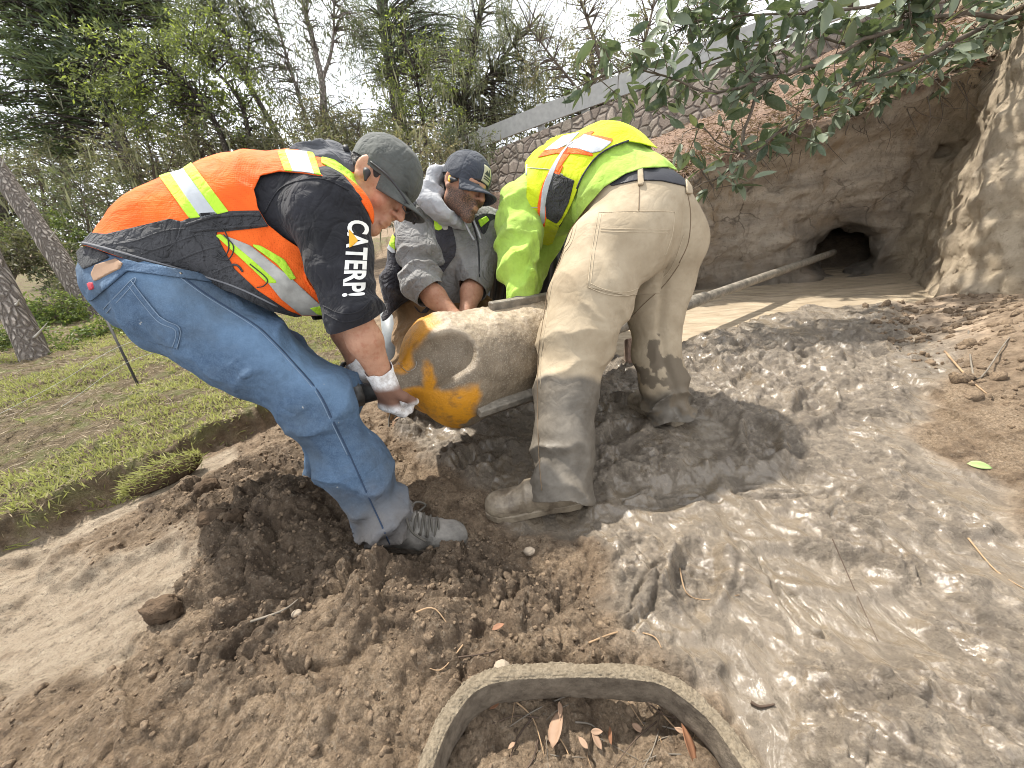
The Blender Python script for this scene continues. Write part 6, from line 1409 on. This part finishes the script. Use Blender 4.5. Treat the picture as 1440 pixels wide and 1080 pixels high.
# ------------------------------------------------------------------ stone wall and guard rail up the slope
wl = catmull(list(WALL_B)+[P(1420,40,4.3)], 8, False); wt_ = np.array([P(x_, y_, z_) for x_, y_, z_ in ((600,252,9.5),(690,216,8.0),(850,150,6.6),(1000,96,5.6),(1170,40,4.9),(1420,-30,4.3))]); wt_ = catmull(wt_, 8, False)
vs, fs = [], []; nrm = unit(np.cross(wl[-1]-wl[0], A([0,0,1.0])))*-1
for i in range(len(wl)):
    b_, t_ = wl[i]-A([0,0,.3]), wt_[i]; t_ = A([b_[0], b_[1], t_[2]]) if False else t_
    vs += [b_+nrm*(-.12), b_+nrm*.18, t_+nrm*.18, t_+nrm*(-.12)]
for i in range(len(wl)-1):
    for j in range(4): fs.append((i*4+j, i*4+(j+1)%4, (i+1)*4+(j+1)%4, (i+1)*4+j))
fs += [(3,2,1,0), tuple(4*(len(wl)-1)+j for j in range(4))]
m = NT('rubble masonry'); vo = m.n('TexVoronoi', {'Scale': 5.6, 'Randomness': .95}, feature='DISTANCE_TO_EDGE'); vc = m.n('TexVoronoi', {'Scale': 5.6, 'Randomness': .95}); wv = m.mix(.05, m.pos(), m.n('TexNoise', {'Scale': 5.0, 'Vector': m.pos()}).outputs['Color'], 'LINEAR_LIGHT')
m.t.links.new(wv, vo.inputs['Vector']); m.t.links.new(wv, vc.inputs['Vector']); st = m.ramp(vo.outputs['Distance'], .03, .07); c = m.mix(m.ramp(vc.outputs['Color'], .2, .8), (.17,.135,.11), (.30,.25,.205)); c = m.mix(m.math('MULTIPLY', m.ramp(m.noise(25, 5, .7), .45, .65), .5), c, (.16,.115,.095)); c = m.mix(st, (.085,.068,.058), c); c = m.mix(m.math('MULTIPLY', m.ramp(m.noise(3.5, 4), .45, .65), .45), c, (.12,.105,.075))
m.bsdf(c, .9, m.bump(m.noise(50, 5, .65), .5, .02, m.bump(m.ramp(vo.outputs['Distance'], .02, .14), .8, .04)))
setp(recalc(obj('stone_wall', vs, fs, m.m, smooth=False)), 'low rubble stone wall running up the slope below the guard rail', 'wall')
gr = empty('guard_rail', P(740,190,7.4), 'long grey guard rail on posts above the stone wall', 'guard rail'); M_RAIL = plain('weathered grey paint', (.37,.37,.355), .6, 0, .12, 12)
rt = [P(645,207,8.4), P(740,170,7.4), P(820,140,6.75), P(920,103,6.1), P(1060,52,5.35), P(1200,0,4.8)]; rt = catmull(rt, 5, False); 
for a, b_ in ((0, 10), (10, 25)):
    vs, fs = [], []
    for i in range(a, b_+1):
        for dz, o_ in ((-.15,-.03),(-.15,.03),(.15,.03),(.15,-.03)): vs.append(rt[i]+A([0,0,dz])+nrm*o_)
    k = b_-a
    for i in range(k):
        for j in range(4): fs.append((i*4+j, i*4+(j+1)%4, (i+1)*4+(j+1)%4, (i+1)*4+j))
    fs += [(3,2,1,0), tuple(4*k+j for j in range(4))]; recalc(obj('rail', np.array(vs)*1.0, fs, M_RAIL, gr, False))
for i in (2, 6, 10, 14, 18, 22): MB().box(rt[i]+nrm*.09-A([0,0,.35]), unit(rt[i+1]-rt[i-1])*.05, nrm*.055, A([0,0,.55])).build('post', M_RAIL, gr, False)
# ------------------------------------------------------------------ grass, litter, clods and small debris
def turf_pts(n, lo, hi, thr):
    x, y = rng.uniform(lo[0], hi[0], n), rng.uniform(lo[1], hi[1], n); d = fbm(xy3(x, y, 2.2), 3, 171)+.5*fbm(xy3(x, y, 9), 2, 172); k = (polysd(x, y, TURF) > .0) & (d > thr); return x[k], y[k], d[k]
bx, by, bd_ = turf_pts(190000, (-5.2, .2), (-1.1, 5.5), -.16); k = rng.uniform(size=len(bx)) < np.clip(2.6/np.maximum(1, np.hypot(bx, by)), .2, 1); bx, by, bd_ = bx[k], by[k], bd_[k]
bz = ground_h(bx, by)[0]; n = len(bx); c = np.stack([bx, by, bz-.004], -1); d = rng.normal(size=(n, 3))*.62+A([0,0,.75]); d[:, 2] = np.abs(d[:, 2])+.15; ln = rng.uniform(.015, .045, n)*(1+.5*np.clip(bd_, 0, 1))
M_GRASS = leafmat('grass blades', (.32,.33,.10), (.54,.52,.22), (.57,.50,.31), .45); setp(obj('grass', leaf_quads(c, d, ln, .0045+ln*.03), quads(n), M_GRASS, smooth=False), 'short patchy grass growing on the turf at the left', 'grass', kind='stuff')
M_STRAW = leafmat('dry straw', (.19,.14,.085), (.38,.30,.19), None, .15)
n = 48000; bx, by = rng.uniform(-5, -1.1, n), rng.uniform(.2, 5.5, n); k = polysd(bx, by, TURF) > .01; bx, by = bx[k], by[k]; bz = ground_h(bx, by)[0]; n = len(bx)
d = rng.normal(size=(n, 3))*A([1,1,.15]); setp(obj('dead_grass', leaf_quads(np.stack([bx, by, bz+.004], -1), d, rng.uniform(.02,.07,n), .0035), quads(n), M_STRAW, smooth=False), 'flattened dead grass and straw between the green patches', 'dead grass', kind='stuff')
n = 30000; bx = rng.uniform(.4, 6.5, n); by = BANK_Y+rng.exponential(.9, n)-.12; bz = np.where(by < 4.05, topz(bx), hill_h(bx, np.maximum(by, 4.0)))+.02; d = rng.normal(size=(n, 3))*A([1,1,.35]); lip = by < 4.1; d[lip, 2] -= .7; d[lip, 1] -= .5
setp(obj('leaf_litter', leaf_quads(np.stack([bx, by, bz], -1), d, rng.uniform(.04,.14,n), rng.uniform(.004,.016,n)), quads(n), leafmat('brown needles', (.10,.055,.035), (.34,.215,.145), (.05,.03,.02), .1), smooth=False), 'reddish brown needles and leaves matted over the top of the bank', 'leaf litter', kind='stuff')
B = MB()
for i in range(70):
    x_ = rng.uniform(1.7, 4.6); p_ = A([x_, BANK_Y-.12+rng.uniform(-.08,.05), float(topz(x_))-.06]); d = unit(A([rng.normal()*.6, -.4, -.9])); l_ = rng.uniform(.08, .35); B.tube(catmull([p_, p_+d*l_*.5+rng.normal(size=3)*.03, p_+d*l_+rng.normal(size=3)*.05], 4, False), np.linspace(.005, .001, 9), 5)
setp(B.build('roots', M_TWIG), 'thin roots hanging from the sod lip of the earth bank', 'roots', kind='stuff')
# crumbled clods over the soil
bm = bmesh.new(); bmesh.ops.create_icosphere(bm, subdivisions=2, radius=1); IV = A([v_.co[:] for v_ in bm.verts]); IF = A([[w.index for w in f_.verts] for f_ in bm.faces]); bm.free()
VARI = [IV*(1+.65*fbm(IV*1.4+i*3.1, 3, 5)+.30*fbm(IV*4+i*2.3, 2, 6))[:, None]*A([1,.8,.62]) for i in range(40)]
def scatter_clods(n, mask_fn, lo, hi, szf):
    x, y = rng.uniform(lo[0], hi[0], n), rng.uniform(lo[1], hi[1], n); h, g_ = ground_h(x, y); k = mask_fn(x, y, g_); x, y, h = x[k], y[k], h[k]; n = len(x); s = szf(n, np.hypot(x, y)); vs = []
    for i in range(n): vs.append(VARI[i % 40]@np.linalg.qr(rng.normal(size=(3, 3)))[0]*s[i]+A([x[i], y[i], h[i]-s[i]*.05]))
    return np.concatenate(vs), (IF[None]+len(IV)*np.arange(n)[:, None, None]).reshape(-1, 3)
cv1, cf1 = scatter_clods(19000, lambda x, y, g_: (g_['soil'] > .5) & (rng.uniform(size=len(x)) < .3+.7*g_['dark']) & (g_['turf'] < .1), (-1.7,.18), (.55,1.9), lambda n, r: np.clip(rng.lognormal(-5.75,.60,n), .002, .015))
cv2, cf2 = scatter_clods(3000, lambda x, y, g_: (g_['rb'] > -.5) & (g_['rb'] < .3), (1.2,.3), (3.2,2.8), lambda n, r: np.clip(rng.lognormal(-4.7,.6,n), .004, .04))
M_CLOD = NT('soil clods'); r_ = M_CLOD.n('NewGeometry').outputs['Random Per Island']; c = M_CLOD.mix(r_, (.075,.053,.037), (.19,.138,.095)); M_CLOD.bsdf(M_CLOD.mix(M_CLOD.ramp(M_CLOD.noise(120, 5, .7), .42, .65), c, (.26,.19,.125)), .95, M_CLOD.bump(M_CLOD.noise(160, 4, .7), .9, .006), Specular_IOR_Level=.2); M_CLOD = M_CLOD.m
setp(obj('soil_clods', np.concatenate([cv1, cv2]), np.concatenate([cf1, cf2+len(cv1)]), M_CLOD), 'crumbled brown clods strewn over the dug soil', 'soil clods', kind='stuff')
def noisy_lump(name, c, rad, mat, label, cat, group=None, seed=0, amp=.35):
    v = IV; 
    bm = bmesh.new(); bmesh.ops.create_icosphere(bm, subdivisions=4, radius=1); v = A([v_.co[:] for v_ in bm.verts]); f = A([[w.index for w in f_.verts] for f_ in bm.faces]); bm.free()
    v = v*(1+amp*fbm(v*1.7+seed*5, 4, seed)+.10*fbm(v*7+seed, 3, seed))[:, None]*A(rad)+A(c); return setp(obj(name, v, f, mat), label, cat, group)
M_DCLOD = plain('dark damp clod', (.085,.058,.038), .95, 0, .5, 22, .9, .012, .15)
for lab, px, py, rd in (('large dark clod below the sod tuft', 318, 762, (.045,.035,.03)), ('dark rooty clod left of the heap top', 300, 700, (.04,.035,.035)), ('round clod beside the packed soil patch', 350, 768, (.03,.028,.03)), ('jagged clod at the lower edge of the packed soil', 245, 880, (.05,.03,.035))):
    c = G(px, py, .03); noisy_lump('soil_clod', (c[0], c[1], ground_at(c[0], c[1])+.012), rd, M_DCLOD, lab, 'clod', 'large soil clods', px % 17)
# sod tuft fallen from the turf edge
st_c = G(238, 672, .04); sod = empty('sod_tuft', st_c, 'torn tuft of sod leaning against the cut turf edge', 'sod tuft')
bm = bmesh.new(); bmesh.ops.create_icosphere(bm, subdivisions=3, radius=1); v = A([q.co[:] for q in bm.verts]); f = A([[w.index for w in q.verts] for q in bm.faces]); bm.free()
sax = unit(A([.72,.62,.15])); sM = np.stack([sax, unit(np.cross(A([0,0,1.0]), sax)), unit(np.cross(sax, np.cross(A([0,0,1.0]), sax)))]); v = (v*(1+.2*fbm(v*2.2, 3, 9))[:, None]*A([.13,.045,.05]))@sM+st_c+A([0,0,.02]); obj('soil', v, f, M_DCLOD, sod)
n = 1500; k = rng.integers(0, len(v), n); ok = (v[k]-st_c)@A([-.3,.2,1.0]) > .0; p_ = v[k][ok]; n = len(p_); obj('grass_blades', leaf_quads(p_+rng.normal(size=(n,3))*.008, rng.normal(size=(n,3))*.35+A([-.1,-.45,.35]), rng.uniform(.02,.05,n), .0035), quads(n), M_GRASS, sod, smooth=False)
# string fence on the grass
sfb = G(201, 556, .09); sfb[2] = ground_at(sfb[0], sfb[1]); sf = empty('string_fence', sfb, 'thin dark stake with two pale strings crossing the grass', 'string fence')
stp = P(146, 442, 2.28); MB().tube([sfb-A([0,0,.1]), stp], .0065, 8).build('stake', plain('dark stake', (.035,.032,.03), .7), sf); M_STR = plain('pale string', (.40,.40,.35), .8)
for t_, l_ in ((.56, [(-60,612,1.9),(80,540,2.1)]), (.34, [(-60,668,1.8),(90,570,2.05)])):
    a = sfb+(stp-sfb)*t_; rr_ = P(330, 432 if t_ > .5 else 455, 3.1); MB().tube(catmull([P(*l_[0]), P(*l_[1]), a, (a+rr_)/2-A([0,0,.015]), rr_], 6, False), .0014, 5).build('string', M_STR, sf)
# twigs, leaves and pebbles
def on_ground(px, py, up=.004):
    c = G(px, py, .03); c = G(px, py, ground_at(c[0], c[1])); return A([c[0], c[1], ground_at(c[0], c[1])+up])
M_TW = [plain('tan twig', (.30,.20,.115), .85, var=.3), plain('dark twig', (.075,.05,.035), .9, var=.3), plain('grey twig', (.17,.145,.115), .9, var=.3)]
TWG = 'loose twigs on the soil'
def twig(pts, r, mi, lab, g=TWG): q = catmull([on_ground(*p_, r*1.2) for p_ in pts], 5, False); setp(MB().tube(q, np.linspace(r, r*.45, len(q)), 6).build('twig', M_TW[mi]), lab, 'twig', g)
for pts, r, mi, lab in [([(590,880),(615,868),(640,885)], .0022, 0, 'pale root curled on the soil left of the hose top'), ([(650,900),(620,930),(600,925)], .002, 0, 'thin reddish root below the boot toe'), ([(828,905),(862,892),(885,884),(918,898),(930,912)], .0026, 0, 'bent tan root just above the hose'), ([(955,805),(965,832),(990,840),(1040,836)], .0022, 0, 'pale hooked root lying on wet mud'), ([(1055,990),(1068,996),(1088,995)], .004, 1, 'short dark bark strip on mud right of the hose'), ([(1170,760),(1200,830),(1235,900)], .0016, 1, 'long thin dark twig across the grey mud'), ([(1360,760),(1400,800),(1440,830)], .0025, 0, 'dry stalk on the mud at the right edge'),
  ([(1360,470),(1390,495),(1420,470),(1445,455)], .004, 2, 'grey branch fallen at the foot of the right bank'), ([(1330,490),(1375,500),(1410,508)], .005, 0, 'peeled stick below the right bank'), ([(640,905),(690,915),(720,900)], .002, 1, 'dark root thread on the heap'), ([(330,870),(390,850),(420,846)], .0035, 2, 'grey stick half buried in the dark heap')]: twig(pts, r, mi, lab)
for i in range(30):
    x_, y_ = rng.uniform(680, 990), rng.uniform(992, 1075); a = rng.uniform(0, 3.14); l_ = rng.uniform(15, 50); twig([(x_-math.cos(a)*l_, min(1120, y_-math.sin(a)*l_)), (x_+rng.normal()*4, y_+rng.normal()*4), (x_+math.cos(a)*l_, min(1120, y_+math.sin(a)*l_))], rng.uniform(.0008,.0022), int(rng.integers(0, 3)), 'thin dry twig in the litter inside the hose loop', 'twigs inside the hose loop')
M_LF = [plain('fallen leaf tan', (.29,.185,.12), .7, var=.25), plain('fallen leaf rust', (.20,.095,.05), .7, var=.3), plain('fallen leaf green', (.30,.42,.15), .6)]
def fleaf(px, py, ln, mi, lab, ang=None, g='fallen leaves on the ground'):
    p_ = on_ground(px, py, .012); a = rng.uniform(0, 6.28) if ang is None else ang; d = unit(A([math.cos(a), math.sin(a), .12])); setp(solidify(obj('fallen_leaf', leaf_mesh(p_-d*ln*.5, d, ln, ln*.45), q0, M_LF[mi]), .0006), lab, 'leaf', g)
for px, py, ln, mi, lab, an in ((782,1036,.062,0,'pale pink brown leaf in the hose loop'), (968,1055,.055,1,'upright rust leaf near the right of the hose loop'), (1376,652,.06,2,'single pale green leaf on the right hand soil'), (700,890,.03,1,'small rust leaf on the heap'), (760,962,.03,1,'small brown leaf against the hose'), (840,1050,.03,0,'narrow tan leaf in the litter'), (1040,1062,.04,1,'red leaf scrap outside the hose bend')) and [(782,1036,.062,0,'pale pink brown leaf in the hose loop',1.2), (968,1055,.055,1,'upright rust leaf near the right of the hose loop',1.5), (1376,652,.06,2,'single pale green leaf on the right hand soil',-.6), (700,890,.03,1,'small rust leaf on the heap',.3), (840,1050,.03,0,'narrow tan leaf in the litter',2), (1040,1062,.04,1,'red leaf scrap outside the hose bend',2.2)]: fleaf(px, py, ln, mi, lab, an)
for i in range(9): fleaf(rng.uniform(690, 990), rng.uniform(990, 1075), rng.uniform(.012,.028), int(rng.integers(0, 2)), 'small brown leaf scrap inside the hose loop', None, 'leaf scraps inside the hose loop')
M_ST = plain('pale pebble', (.30,.245,.185), .85, 0, .25, 30, .4, .004)
for px, py, r, lab in ((706,938,.016,'pale pebble on the soil above the hose left bend'), (412,852,.012,'white pebble on the dark heap'), (745,780,.016,'pale pebble beside the muddy boot')):
    c = on_ground(px, py, r*.3); noisy_lump('pebble', c, (r, r*.85, r*.7), M_ST, lab, 'pebble', 'pebbles', px % 13, .2)
bpy.context.view_layer.update()
